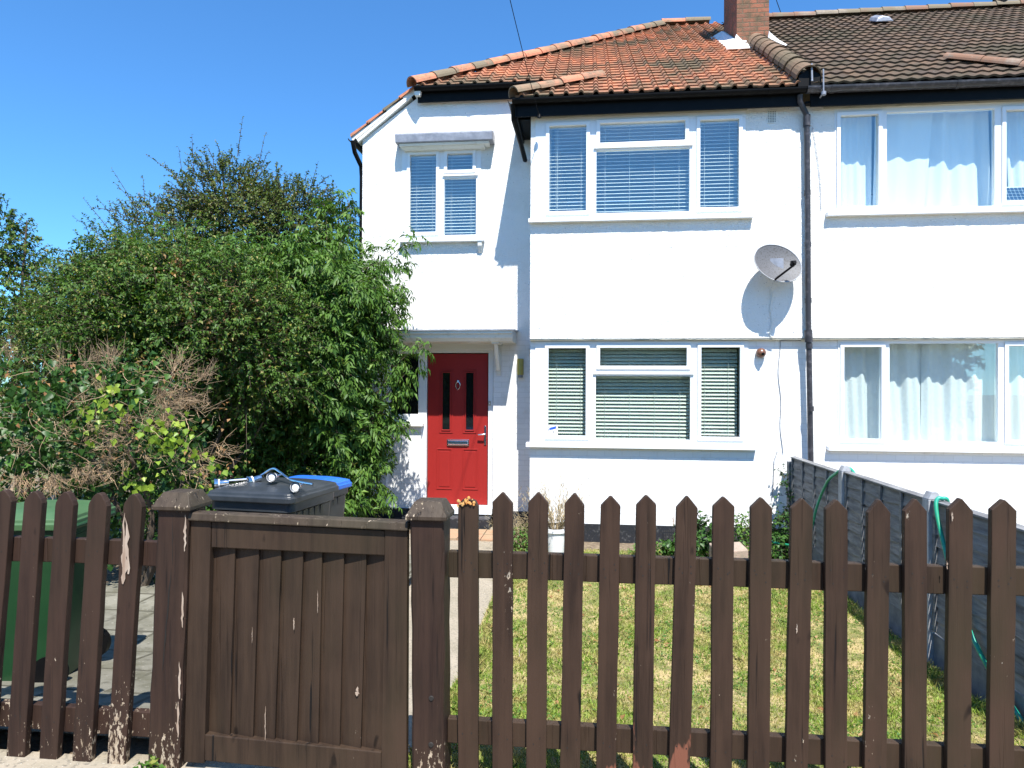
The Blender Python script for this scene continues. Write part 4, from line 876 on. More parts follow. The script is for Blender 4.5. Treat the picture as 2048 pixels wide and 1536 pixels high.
# ------------------------------------------------------------------ bins
def wheelie(name, cx, cy, base, rot_, wd, dp, ht, label, body, lid, lift=0., group=None):
    t = thing(name, (cx, cy, base), label, 'wheelie bin', group)
    c, s_ = math.cos(rot_), math.sin(rot_)
    def W(p): return (cx+p[0]*c-p[1]*s_, cy+p[0]*s_+p[1]*c, base+p[2])
    def ring(w_, d_, z, r_, yo=0):
        o = []
        for (sx, sy, a0) in ((1,-1,-90), (1,1,0), (-1,1,90), (-1,-1,180)):
            for k_ in range(5):
                a = R(a0+k_*22.5); o.append(W((sx*(w_/2-r_)+r_*math.cos(a), yo+sy*(d_/2-r_)+r_*math.sin(a), z)))
        return o
    def loft(mb, rings, mi=0, smooth=True, cap=True):
        n = len(rings[0]); V = [p for q in rings for p in q]
        mb.add(V, [(i*n+j, i*n+(j+1) % n, (i+1)*n+(j+1) % n, (i+1)*n+j) for i in range(len(rings)-1) for j in range(n)], mi, 0, smooth)
        if cap: o = len(mb.v)-len(V); mb.f += [tuple(o+j for j in range(n-1, -1, -1)), tuple(o+len(V)-n+j for j in range(n))]; mb.mi += [mi]*2; mb.sm += [False]*2
    mb = MB()
    loft(mb, [ring(wd*.78, dp*.68, .03, .05, .03), ring(wd*.80, dp*.70, .10, .05, .03), ring(wd*.86, dp*.80, ht*.5, .055, .01), ring(wd*.93, dp*.90, ht*.86, .06, 0)])
    loft(mb, [ring(wd*.93, dp*.90, ht*.862, .06, 0), ring(wd*.985, dp*.96, ht*.87, .06, 0), ring(wd*.985, dp*.96, ht*.925, .06, 0)])
    for x in [wd*(-.3+.12*i) for i in range(6)]: # moulded ribs below the rim
        A = [W((x-.012, -dp*.46, ht*.86)), W((x+.012, -dp*.46, ht*.86)), W((x+.012, -dp*.40, ht*.86)), W((x-.012, -dp*.40, ht*.86))]
        B = [W((x-.002, -dp*.435, ht*.76)), W((x+.002, -dp*.435, ht*.76)), W((x+.002, -dp*.39, ht*.76)), W((x-.002, -dp*.39, ht*.76))]; mb.hexa(B, A)
    for i in range(5):
        y = dp*(-.3+.12*i); A = [W((wd*.475, y-.02, ht*.86)), W((wd*.475, y+.02, ht*.86)), W((wd*.42, y+.02, ht*.86)), W((wd*.42, y-.02, ht*.86))]
        B = [W((wd*.445, y-.002, ht*.74)), W((wd*.445, y+.002, ht*.74)), W((wd*.40, y+.002, ht*.74)), W((wd*.40, y-.002, ht*.74))]; mb.hexa(A, B)
    b_ = mb.build('body', body, t)
    mb = MB(); kz = ht*.93+.004
    def lr(w_, d_, z, r_, yo=0):   # tilt the lid about its hinge at the back
        return [(p[0], p[1], p[2]+lift*(1-((p[0]-cx)*(-s_)+(p[1]-cy)*c+dp/2)/dp)) for p in ring(w_, d_, z, r_, yo)]
    loft(mb, [lr(wd*1.03, dp*1.03, kz-.012, .05), lr(wd*1.05, dp*1.05, kz-.010, .05), lr(wd*1.05, dp*1.05, kz+.026, .05), lr(wd*1.02, dp*1.02, kz+.030, .05), lr(wd*1.005, dp*1.005, kz+.052, .05), lr(wd*.93, dp*.93, kz+.062, .06), lr(wd*.80, dp*.72, kz+.078, .06, .01), lr(wd*.60, dp*.46, kz+.092, .06, .03)], smooth=False)
    mb.build('lid', lid, t, .005)
    mb = MB(); mb.tube([W((-wd*.42, dp*.52, kz-.01)), W((wd*.42, dp*.52, kz-.01))], .016, 10)
    for x in (-.42, -.14, .14, .42): mb.tube([W((wd*x, dp*.46, kz-.02)), W((wd*x, dp*.53, kz-.01))], .016, 8)
    mb.build('handle', body, t)
    for x in (-1, 1):
        mb = MB(); q = Vector(W((x*wd*.40, dp*.34, .10))); ax = Vector((c, s_, 0)); mb.tube([q-ax*.025, q+ax*.025], .10, 20); mb.build('wheel', 'blackp', t)
    return W
wheelie('wheelie_bin', -2.296, 4.847, -.19, R(-7.3), .665, .67, 1.185, 'charcoal grey wheelie bin with a closed grey lid just behind the gate', 'binblack', 'binblack', .0, 'wheelie bins behind the front fence')
wheelie('wheelie_bin', -2.51, 5.88, -.19, R(-9), .58, .64, 1.06, 'dark wheelie bin with a bright blue lid behind the grey one', 'binblack', 'binblue', .0, 'wheelie bins behind the front fence')
wheelie('wheelie_bin', -3.40, 3.92, -.09, R(-80), .60, .62, 1.03, 'green wheelie bin with a faded green lid behind the left picket fence', 'bingreen', 'binlidg', .0, 'wheelie bins behind the front fence')
# discarded ceiling spotlight bar lying on the grey lid
lz = .875
st = thing('spotlight_bar', (-2.25, 4.7, lz), 'discarded chrome ceiling light bar with four spotlights lying on the grey bin lid', 'light fitting')
barp = spl([(-2.628, 4.77, 1.012), (-2.448, 4.842, 1.03), (-2.322, 4.842, 1.097), (-2.232, 4.788, 1.079), (-2.106, 4.68, 1.043), (-1.98, 4.608, 1.034), (-1.89, 4.563, 1.03)], 8)
mb = MB(); mb.tube(barp, .009, 8); mb.build('bar', 'chrome', st)
for i, (c_, d_) in enumerate([((-2.646, 4.716, 1.002), (-1,-.5,-.05)), ((-2.421, 4.77, 1.025), (-.8,-.7,-.25)), ((-2.25, 4.716, 1.056), (.05,-1,.05)), ((-1.998, 4.545, 1.012), (.1,-1,.1))]):
    mb = MB(); d_ = Vector(d_).normalized(); c_ = Vector(c_); mb.lathe(c_-d_*.05, [(0,0), (.020,.0), (.024,.02), (.024,.06), (.034,.075), (.040,.095), (.034,.095), (.03,.08)], 16, d_); sh = mb.build('spotlight_head', 'chrome', st)
    mb = MB(); mb.lathe(c_+d_*.02, [(.0,.018), (.022,.014), (.031,.002), (.031,-.01)], 16, d_); mb.build('bulb', 'bulb', sh)
    q = min(barp, key=lambda p: (p-c_).length); mb = MB(); mb.tube([c_-d_*.03, q], .006, 6); mb.build('joint', 'chrome', sh)
# ------------------------------------------------------------------ pot, slab
pt = thing('plant_pot', (-.365, 8.12, -.29), 'pale grey plastic plant pot with dried out lavender by the bay wall', 'plant pot')
mb = MB(); mb.lathe((-.365, 8.12, -.29), [(.0,.0), (.095,.0), (.125,.30), (.140,.30), (.140,.345), (.128,.345), (.120,.30), (.0,.295)], 28); mb.build('pot', 'potm', pt)
mb = MB(); mb.lathe((-.365, 8.12, -.29), [(.0,.318), (.122,.312)], 20); mb.build('soil', 'soil', pt)
mb = MB(); rg = random.Random(3)
for i in range(85):
    a = rg.uniform(0, 6.28); sp = rg.uniform(.05, .50)*(1.25 if math.cos(a) > 0 else .95); h = rg.uniform(.22, .62)-.12*sp
    p0 = Vector((-.365+.05*math.cos(a), 8.12+.05*math.sin(a), .02)); p3 = p0+Vector((sp*math.cos(a), sp*math.sin(a)*.6, h)); p1 = p0.lerp(p3, .4)+Vector((0,0,.08*sp)); 
    pp = spl([p0, p1, p3], 4); mb.tube(pp, [.0035-.0025*k_/(len(pp)-1) for k_ in range(len(pp))], 4, cap=False)
    for q in range(rg.randint(4, 10)):
        b0 = pp[rg.randint(3, len(pp)-1)]; d = Vector((rg.gauss(0,.5), rg.gauss(0,.5), 1)).normalized()*rg.uniform(.03, .09); mb.tube([b0, b0+d], [.0022, .003], 4, cap=False)
mb.build('dried_stems', 'dryplant', pt)
mb = MB(); mb.hexa([(1.42, 7.72, -.29), (1.78, 7.80, -.29), (1.74, 8.05, -.29), (1.38, 7.98, -.29)], [(1.42, 7.72, -.08), (1.78, 7.80, -.07), (1.74, 8.05, -.03), (1.38, 7.98, -.04)])
MT['stone'] = simple('pink_stone', (.36,.27,.22), .9, (.28,.23,.18), 14, .4, .6, .6, .008)
tag(mb.build('stone_block', 'stone', None, .012, loc=(1.6, 7.9, -.29)), 'pale pinkish stone block among the ivy below the bay window', 'stone block')
mb = MB()
for i, (x, y) in enumerate([(a*.31, b*.31) for a in range(4) for b in range(2)]):
    mb.box(-2.30+x, -2.30+x+.30, 8.80+y, 8.80+y+.30, -.285, -.262+.003*(i % 3))
tag(mb.build('step_paving', 'terra'), kind='structure')
mb = MB(); mb.tube([(.93+.28, 8.6, -.28), (.93+.28, 8.6, .02)], .018, 10); mb.tube([(1.21, 8.6, .021), (1.21, 8.6, .05)], .023, 10)
tag(mb.build('garden_tap', 'gpost', None, loc=(1.21, 8.6, -.28)), 'small pale standpipe sticking up from the ivy', 'pipe')

# ------------------------------------------------------------------ vegetation
RN = np.random.RandomState(11)
def nrm(a): return a/np.maximum(np.linalg.norm(a, axis=-1, keepdims=True), 1e-6)
def leaves(base, d, n, L, W_, fold=.25, droop=.25):
    d = nrm(d); s = nrm(np.cross(d, n)); n = np.cross(s, d); L = L[:,None]; W_ = W_[:,None]
    b = base; mid = base+d*L*.5; tip = base+d*L-n*L*droop; l = base+d*L*.42-s*W_*.5+n*W_*fold; r = base+d*L*.42+s*W_*.5+n*W_*fold
    V = np.stack([b, r, tip, mid, l], 1).reshape(-1, 3); N_ = len(base)
    q = np.arange(N_)[:,None]*5; F = np.concatenate([q+np.array([[0,1,2,3]]), q+np.array([[0,3,2,4]])], 1).reshape(-1, 4)
    return V, F
def qmesh(name, V, F, tint, mat, parent=None, loc=(0,0,0)):
    root = parent
    while root is not None and root.parent is not None: root = root.parent
    off = np.array(root.location if root is not None else loc, float)
    me = bpy.data.meshes.new(name); me.vertices.add(len(V)); me.vertices.foreach_set('co', (V-off).astype(np.float32).ravel())
    k_ = F.shape[1]; me.loops.add(F.size); me.loops.foreach_set('vertex_index', F.astype(np.int32).ravel())
    me.polygons.add(len(F)); me.polygons.foreach_set('loop_start', np.arange(0, F.size, k_, dtype=np.int32)); me.polygons.foreach_set('loop_total', np.full(len(F), k_, np.int32))
    me.update(calc_edges=True); a = me.attributes.new('tint', 'FLOAT', 'POINT'); a.data.foreach_set('value', tint.astype(np.float32))
    me.materials.append(MT[mat]); o = bpy.data.objects.new(name, me); COL.objects.link(o)
    if parent is not None: o.parent = parent
    else: o.location = off
    return o
UPV = np.array([0,0,1.])
def blob_pts(blobs, n, lo=.6, hi=1.0, rn=RN):
    out = []; dirs = []
    vol = np.array([b[3]*b[4]*b[5] for b in blobs])**.67; cnt = (n*vol/vol.sum()).astype(int)+1
    for b, c in zip(blobs, cnt):
        d = nrm(rn.randn(c, 3)); lump = 1+.16*np.sin(d[:,0]*5+b[0]*3)*np.sin(d[:,2]*6+b[2])+.10*np.sin(d[:,1]*9+d[:,0]*7)
        r = (lo+(hi-lo)*rn.rand(c)**.6)*lump
        p = np.array(b[:3])+d*r[:,None]*np.array(b[3:6]); out.append(p); dirs.append(d)
    p = np.concatenate(out); d = np.concatenate(dirs)
    keep = np.ones(len(p), bool)
    for b in blobs:
        q = np.linalg.norm((p-np.array(b[:3]))/np.array(b[3:6]), axis=1); keep &= q > lo*.92
    return p[keep], d[keep]
def shoot_leaves(P, D, L, nl, ll, lw, droop=.3, pinn=0, rl=.15, sag=.5, rn=RN, twigs=None):
    """leaves set along arching shoots; returns bases, directions, normals, lengths, widths"""
    m_ = len(P); t = np.linspace(.15, 1, nl)[None,:]+rn.uniform(-.05, .05, (m_, nl)); D = nrm(D)
    Ls = L*rn.uniform(.6, 1.3, (m_, 1))
    pos = P[:,None,:]+D[:,None,:]*(t*Ls)[:,:,None]-UPV*(sag*(t**2)*Ls)[:,:,None]*.5
    side = rn.randn(m_, nl, 3); side -= D[:,None,:]*(side*D[:,None,:]).sum(-1, keepdims=True); side = nrm(side)
    ld = nrm(D[:,None,:]*.55+side*.9-UPV*droop+rn.randn(m_, nl, 3)*.15)
    nn_ = nrm(UPV+rn.randn(m_, nl, 3)*.45+D[:,None,:]*.4)
    if twigs is not None: twigs.append((P, pos[:, nl//2], pos[:,-1]))
    pos, ld, nn_ = pos.reshape(-1,3), ld.reshape(-1,3), nn_.reshape(-1,3)
    if pinn:
        s = nrm(np.cross(ld, nn_)); B = []; DD = []; NN = []; LL = []
        fr = [(.35,1), (.35,-1), (.65,1), (.65,-1), (.92,1), (.92,-1), (1.,0)][:pinn] if pinn >= 7 else [(.5,1), (.5,-1), (.9,1), (.9,-1), (1.,0)]
        for f_, sg in fr:
            q = pos+ld*rl*f_-UPV*rl*.25*f_**2; dd = nrm(ld*(.55 if sg else 1)+s*sg*.85-UPV*(.25+droop)+rn.randn(len(pos), 3)*.12)
            B.append(q); DD.append(dd); NN.append(nrm(nn_+rn.randn(len(pos), 3)*.2)); LL.append(np.full(len(pos), 1. if sg else 1.15))
        pos, ld, nn_, sc = np.concatenate(B), np.concatenate(DD), np.concatenate(NN), np.concatenate(LL)
    else: sc = np.ones(len(pos))
    k_ = len(pos); return pos, ld, nn_, ll*sc*rn.uniform(.65, 1.25, k_), lw*sc*rn.uniform(.7, 1.2, k_)
def thin_sticks(A, B, C, r):
    """three-sided bent sticks from arrays of start, middle and end points"""
    n = len(A); out = []; d = nrm(C-A); s = nrm(np.cross(d, UPV+.01)); u = np.cross(s, d)
    for P_, rr_ in ((A, r), (B, r*.75), (C, r*.35)):
        for a in (0, 2.094, 4.189): out.append(P_+(s*math.cos(a)+u*math.sin(a))*rr_)
    V = np.stack(out, 1).reshape(-1, 3); q = np.arange(n)[:,None]*9
    F = np.concatenate([q+np.array([[i*3+j, i*3+(j+1) % 3, (i+1)*3+(j+1) % 3, (i+1)*3+j]]) for i in (0, 1) for j in range(3)], 1).reshape(-1, 4)
    return V, F
def foliage(parent, name, sets, mat, tintpow=1., base_t=None):
    Vs, Fs, Ts = [], [], []; o = 0
    for s_ in sets:
        V, F = leaves(*s_); Vs.append(V); Fs.append(F+o); o += len(V); t = RN.rand(len(V)//5)**tintpow; Ts.append(np.repeat(t, 5))
    return qmesh(name, np.concatenate(Vs), np.concatenate(Fs), np.concatenate(Ts), mat, parent)
def twigmesh(parent, name, tw, r, mat='bark'):
    A = np.concatenate([t[0] for t in tw]); B = np.concatenate([t[1] for t in tw]); C = np.concatenate([t[2] for t in tw])
    V, F = thin_sticks(A, B, C, r); qmesh(name, V, F, np.zeros(len(V)), mat, parent)
def trunk(parent, base, tips, r0, name='trunk', mat='bark', seed=0):
    rg_ = random.Random(seed); mb = MB(); b = Vector(base)
    for tp in tips:
        tp = Vector(tp); mid1 = b.lerp(tp, .33)+Vector((rg_.uniform(-.15, .15), rg_.uniform(-.1, .1), .15)); mid2 = b.lerp(tp, .68)+Vector((rg_.uniform(-.15, .15), rg_.uniform(-.1, .1), .1))
        pp = spl([b+Vector((rg_.uniform(-.05, .05), rg_.uniform(-.05, .05), 0)), mid1, mid2, tp], 6); n = len(pp); mb.tube(pp, [r0*(1-.85*i/(n-1)) for i in range(n)], 7, cap=False)
    mb.build(name, mat, parent)

# elder shrub beside the door (X right edge spreads over the wall)
el = thing('elder_shrub', (-3.5, 8.6, -.29), 'tall elder shrub with drooping bright green leaves growing against the house beside the red door', 'shrub')
B_el = [(-4.10, 8.5, 2.35, .85, .70, .85), (-3.50, 8.55, 2.75, .72, .60, .72), (-3.28, 8.6, 1.95, .45, .5, .55), (-3.15, 8.75, 1.15, .34, .45, .45), (-3.12, 8.8, .45, .30, .40, .50), (-3.02, 8.85, 2.9, .25, .35, .42), (-4.25, 8.3, 3.0, .50, .5, .40), (-3.52, 9.1, 3.45, .16, .3, .55), (-3.9, 8.9, 1.0, .5, .4, .9)]
P_, D_ = blob_pts(B_el, 1450, .45, 1.12); keep = (P_[:,1] < 9.62) | (P_[:,0] < -3.45); keep &= P_[:,2] > -.15; P_, D_ = P_[keep], D_[keep]
tw = []
s1 = shoot_leaves(P_, D_*np.array([1,1,.8])+UPV*.35+RN.randn(len(P_), 3)*.3, .30, 5, .098, .030, .35, 7, .15, .5, twigs=tw)
# long arching sprays reaching across the wall
spr = [((-3.1,8.9,2.9), (-2.70,9.0,3.45), (-2.33,9.0,3.74)), ((-3.1,8.9,2.7), (-2.80,9.0,3.25), (-2.50,9.02,3.40)), ((-3.0,8.8,2.5), (-2.75,8.9,2.95), (-2.50,8.95,3.05)), ((-3.0,8.8,2.3), (-2.8,8.9,2.75), (-2.55,8.95,2.72)),
       ((-2.95,8.7,1.3), (-2.50,8.75,2.0), (-2.13,8.75,2.27)), ((-2.95,8.7,1.2), (-2.55,8.75,1.7), (-2.28,8.75,1.98)), ((-3.0,8.7,1.1), (-2.65,8.75,1.45), (-2.42,8.78,1.62)), ((-3.0,8.7,.7), (-2.8,8.8,1.15), (-2.62,8.85,1.2)), ((-3.0,8.8,1.9), (-2.75,8.9,2.2), (-2.58,8.9,2.15)),
       ((-3.3,8.9,3.3), (-3.2,8.95,4.0), (-3.30,9.0,4.35)), ((-3.5,8.9,3.3), (-3.55,8.95,4.0), (-3.6,9.0,4.25)), ((-3.1,8.8,2.9), (-2.95,8.9,3.3), (-2.85,8.95,3.55)), ((-3.1,8.8,2.2), (-2.85,8.9,2.45), (-2.68,8.95,2.35)), ((-3.0,8.8,1.0), (-2.7,8.8,1.35), (-2.5,8.8,1.25)), ((-3.1,8.8,.4), (-2.95,8.8,.8), (-2.8,8.85,.85))]
pp, dd = [], []; mbs = MB()
for a, b, c in spr:
    q = spl([a, b, c], 8); mbs.tube(q, [.009-.006*i/(len(q)-1) for i in range(len(q))], 5, cap=False)
    for i in range(4, len(q)):
        pp.append(q[i]); dd.append((q[i]-q[i-1])/max((q[i]-q[i-1]).length, 1e-5))
pp, dd = np.array(pp), np.array(dd)
s2_ = shoot_leaves(pp, dd+RN.randn(len(pp), 3)*.25, .10, 2, .105, .030, .45, 7, .15, .3)
Pi, Di = blob_pts(B_el, 900, .15, .6); keep = Pi[:,1] < 9.6; s3_ = shoot_leaves(Pi[keep], RN.randn(keep.sum(), 3), .3, 5, .10, .035, .3, 5, .15)
foliage(el, 'leaves', [s1, s2_, s3_], 'elder'); twigmesh(el, 'twigs', tw, .005); mbs.build('sprays', 'bark', el)
trunk(el, (-3.5, 8.65, -.3), [(-4.0,8.5,2.6), (-3.4,8.6,3.2), (-3.1,8.7,2.0), (-3.0,8.85,2.9), (-3.7,8.6,1.8), (-4.4,8.3,3.2)], .045, seed=1)

# large mixed bush in the middle
bu = thing('large_bush', (-5.2, 7.8, -.3), 'huge dense dark green climbing rose bush filling the side garden behind the bins', 'bush')
B_bu = [(-4.6, 7.5, 2.45, 1.05, .95, .80), (-5.5, 7.8, 2.60, .90, .9, .85), (-3.85, 7.6, 2.2, .60, .7, .75), (-4.9, 8.2, 3.0, 1.0, .8, .50), (-6.1, 7.8, 2.3, .65, .7, .75), (-4.2, 8.5, 1.15, 1.1, .55, 1.1), (-5.5, 8.2, 1.1, 1.2, .7, 1.1)]
P_, D_ = blob_pts(B_bu, 8200, .72, 1.05); keep = P_[:,2] > -.25; P_, D_ = P_[keep], D_[keep]; tw = []
s1 = shoot_leaves(P_, D_+UPV*.4+RN.randn(len(P_), 3)*.45, .20, 10, .046, .026, .2, 0, twigs=tw)
sel = RN.rand(len(P_)) < .075; s2_ = shoot_leaves(P_[sel], D_[sel]*.7+UPV*.9+RN.randn(sel.sum(), 3)*.5, .62, 13, .038, .020, .3, 5, .07, 1.0, twigs=tw)
Pi, Di = blob_pts(B_bu, 4200, .1, .75); keep = Pi[:,2] > -.25; s3_ = shoot_leaves(Pi[keep], RN.randn(keep.sum(), 3), .3, 8, .075, .045, .3)
foliage(bu, 'leaves', [s1, s2_, s3_], 'bush', 1.1); twigmesh(bu, 'twigs', tw, .0035)
trunk(bu, (-4.9, 7.9, -.3), [(-4.6,7.7,2.6), (-5.5,7.8,2.8), (-4.2,7.6,1.8), (-4.9,8.2,3.2), (-6.0,7.8,2.5), (-3.8,7.7,1.3)], .05, seed=2)
# long bramble wands at the top of the bush
mb = MB(); q_ = []; dq = []
for i in range(22):
    rg = random.Random(100+i); a = Vector((rg.uniform(-6.0, -4.0), rg.uniform(7.3, 8.2), rg.uniform(2.2, 3.1))); b = a+Vector((rg.uniform(-.5, .6), rg.uniform(-.5, 0), rg.uniform(.2, .6))); c = b+Vector((rg.uniform(-.4, .5), rg.uniform(-.4, 0), rg.uniform(-.25, .15)))
    s_ = spl([a, b, c], 8); mb.tube(s_, [.006-.004*k_/(len(s_)-1) for k_ in range(len(s_))], 5, cap=False)
    for k_ in range(5, len(s_), 2): q_.append(s_[k_]); dq.append(s_[k_]-s_[k_-1])
mb.build('wands', 'weed', bu)
foliage(bu, 'wand_leaves', [shoot_leaves(np.array(q_), np.array(dq)+RN.randn(len(q_), 3)*.02, .07, 2, .05, .022, .1, 5, .09)], 'weed')
# dead brown patch of twigs and hips in the bush
P_, D_ = blob_pts([(-4.05, 7.15, 2.55, .42, .35, .40), (-3.75, 7.3, 2.25, .30, .3, .35), (-4.5, 7.3, 3.05, .10, .1, .16)], 520, .5, 1.0)
C_ = P_+nrm(D_+RN.randn(len(P_), 3)*.6-np.array([0,.6,0]))*.22; V, F = thin_sticks(P_, (P_+C_)/2+RN.randn(len(P_), 3)*.02, C_, .0020); qmesh('dead_twigs', V, F, np.zeros(len(V)), 'oldtwig', bu)
foliage(bu, 'dead_leaves', [shoot_leaves(P_[::4], D_[::4]-UPV*.3, .15, 3, .04, .022, .4), shoot_leaves(np.array([-4.52, 7.0, 3.02])+RN.randn(26, 3)*np.array([.12,.08,.06]), RN.randn(26, 3), .06, 3, .045, .03, .3)], 'dead')

# hawthorn rising behind
hw = thing('hawthorn_tree', (-5.6, 10.5, -.3), 'hawthorn tree with sparse olive leaves standing tallest against the sky', 'tree')
B_h = [(-5.75, 10.4, 4.2, 1.15, .9, .80), (-6.8, 10.4, 3.95, .80, .8, .65), (-4.75, 10.3, 4.1, .9, .8, .62), (-5.75, 10.3, 4.80, .65, .6, .50), (-5.6, 10.4, 3.2, 1.8, 1.0, .8), (-4.55, 10.2, 4.25, .75, .7, .55), (-5.3, 10.2, 4.4, .9, .7, .6)]
P_, D_ = blob_pts(B_h, 5200, .35, 1.12); tw = []
s1 = shoot_leaves(P_, D_+UPV*.4+RN.randn(len(P_), 3)*.4, .26, 10, .046, .034, .15, 0, twigs=tw)
P2, D2 = blob_pts(B_h[:4], 110, .9, 1.1); k_ = P2[:,2] > 3.9; P2, D2 = P2[k_], D2[k_]; s2_ = shoot_leaves(P2, D2+UPV*.9+RN.randn(len(P2), 3)*.3, .62, 17, .040, .030, .1, 0, sag=.1, twigs=tw)
foliage(hw, 'leaves', [s1, s2_], 'haw'); twigmesh(hw, 'twigs', tw, .006)
trunk(hw, (-5.5, 10.6, -.3), [(-5.3,10.4,4.6), (-5.9,10.4,4.2), (-4.7,10.3,4.3), (-5.8,10.3,5.1), (-5.1,10.4,3.9), (-4.2,10.3,4.2), (-6.9,10.4,3.9)], .08, seed=3)
h2 = thing('dark_tree', (-8.2, 9.4, -.3), 'small dark leaved tree cut by the left edge of the photo', 'tree')
B_2 = [(-8.95, 9.4, 3.2, .65, .7, .85), (-8.85, 9.4, 3.85, .35, .4, .55), (-8.3, 9.2, 2.2, .8, .7, .65)]
P_, D_ = blob_pts(B_2, 1500, .5, 1.05); tw = []
foliage(h2, 'leaves', [shoot_leaves(P_, D_+UPV*.3+RN.randn(len(P_), 3)*.4, .24, 9, .055, .045, .25, 0, twigs=tw)], 'bush'); twigmesh(h2, 'twigs', tw, .005)
trunk(h2, (-8.4, 9.4, -.3), [(-8.4,9.4,4.2), (-8.6,9.4,3.2), (-8.0,9.3,3.0)], .06, seed=4)
h3 = thing('garden_shrub', (-7.0, 9.0, -.3), 'loose olive green shrub between the dark left tree and the large bush', 'shrub')
B_3 = [(-6.7, 9.0, 2.6, .9, .8, .95), (-7.3, 9.0, 1.9, .9, .8, .9), (-6.3, 8.8, 3.1, .5, .5, .5)]
P_, D_ = blob_pts(B_3, 2600, .5, 1.05); tw = []
foliage(h3, 'leaves', [shoot_leaves(P_, D_+UPV*.5+RN.randn(len(P_), 3)*.5, .26, 9, .046, .03, .25, 0, twigs=tw)], 'haw'); twigmesh(h3, 'twigs', tw, .005)
trunk(h3, (-6.9, 9.0, -.3), [(-6.7,9.0,3.0), (-7.3,9.0,2.4), (-6.3,8.9,3.2)], .045, seed=5)

# ivy hedge with dead stems, near left
iv = thing('ivy_hedge', (-4.2, 6.0, -.3), 'half dead ivy hedge with tangled pale bare stems behind the left picket fence', 'hedge')
B_i = [(-4.35, 5.9, 1.55, .72, .6, .46), (-5.0, 5.75, 1.40, .8, .6, .60), (-3.88, 6.0, 1.18, .46, .5, .46), (-4.5, 6.3, .7, .9, .55, .8), (-3.75, 6.45, .4, .45, .45, .65), (-5.3, 6.1, .6, .8, .6, .8), (-6.3, 5.8, .9, .8, .7, .9), (-7.4, 5.6, .8, .8, .7, .9)]
def bare(x, z):   # where the hedge has died back to bare stems
    g = np.zeros_like(np.asarray(x, float))
    for cx_, cz_ in ((-3.98,1.72), (-4.73,1.32), (-4.75,.97), (-3.62,1.48), (-3.45,1.02), (-4.05,1.0), (-3.85,1.42)):
        g = np.maximum(g, np.exp(-((x-cx_)/.23)**2-((z-cz_)/.17)**2))
    return g
P_, D_ = blob_pts(B_i, 6500, .93, 1.05); cl = vn(P_[:,0]*1.0+P_[:,1], P_[:,2], 3.2); keep = (RN.rand(len(P_)) > bare(P_[:,0], P_[:,2])*1.05) & (cl > .40) & (P_[:,2] > -.2)
P_, D_ = P_[keep], D_[keep]; nn_ = nrm(D_+UPV*.3+RN.randn(len(P_), 3)*.35); dd = nrm(-UPV+RN.randn(len(P_), 3)*.5)
L_ = .052*RN.uniform(.6, 1.35, len(P_)); foliage(iv, 'leaves', [(P_, dd, nn_, L_, L_*1.05)], 'ivy', 1.2)
Pi, Di = blob_pts(B_i, 5000, .3, .74); L_ = .07*RN.uniform(.6, 1.3, len(Pi)); foliage(iv, 'inner_leaves', [(Pi, nrm(RN.randn(len(Pi), 3)), nrm(RN.randn(len(Pi), 3)), L_, L_*.9)], 'ivy')
for (c, n_) in (((-3.55, 5.55, 1.20), 70), ((-4.0, 5.45, 1.62), 45), ((-3.75, 5.5, .85), 35), ((-4.2, 5.45, 1.35), 22)):
    pass
P_ = np.concatenate([np.array(c)+RN.randn(n_, 3)*np.array([.13,.05,.10]) for (c, n_) in (((-3.58, 5.48, 1.27), 90), ((-4.0, 5.30, 1.62), 34), ((-3.85, 5.52, .85), 26), ((-4.15, 5.4, 1.38), 22), ((-3.40, 5.72, 1.02), 26))])
L_ = .055*RN.uniform(.7, 1.3, len(P_)); foliage(iv, 'young_leaves', [(P_, nrm(-UPV+RN.randn(len(P_), 3)*.5), nrm(np.array([.2,-.6,.7])+RN.randn(len(P_), 3)*.3), L_, L_)], 'ivyy')
# curly dead stems
mb = MB(); rg = random.Random(77)
Ps, Ds = blob_pts(B_i, 3600, .86, 1.06)
for p, d in zip(Ps, Ds):
    if p[1] > 6.3 or p[2] < -.1 or rg.random() > .10+.75*bare(p[0], p[2]): continue
    q = Vector(p); dv = Vector((rg.gauss(0, .6), rg.gauss(-.25, .35), rg.gauss(.05, .5))).normalized(); pts_ = [q]; L_s = rg.choice((.022, .03, .045)); bend = Vector((rg.gauss(0, 1), rg.gauss(0, .5), rg.gauss(0, 1)))*.45
    for k_ in range(rg.randint(6, 12)):
        dv = (dv+bend.cross(dv)*.35+Vector((rg.gauss(0,.16), rg.gauss(0,.16), rg.gauss(0,.16)))).normalized(); q = q+dv*L_s; pts_.append(q.copy())
    r0 = rg.choice((.0014, .0018, .0024, .0036)); mb.tube(pts_, [r0*(1-.6*i/(len(pts_)-1)) for i in range(len(pts_))], 4, cap=False)
mb.build('dead_stems', 'twig', iv)
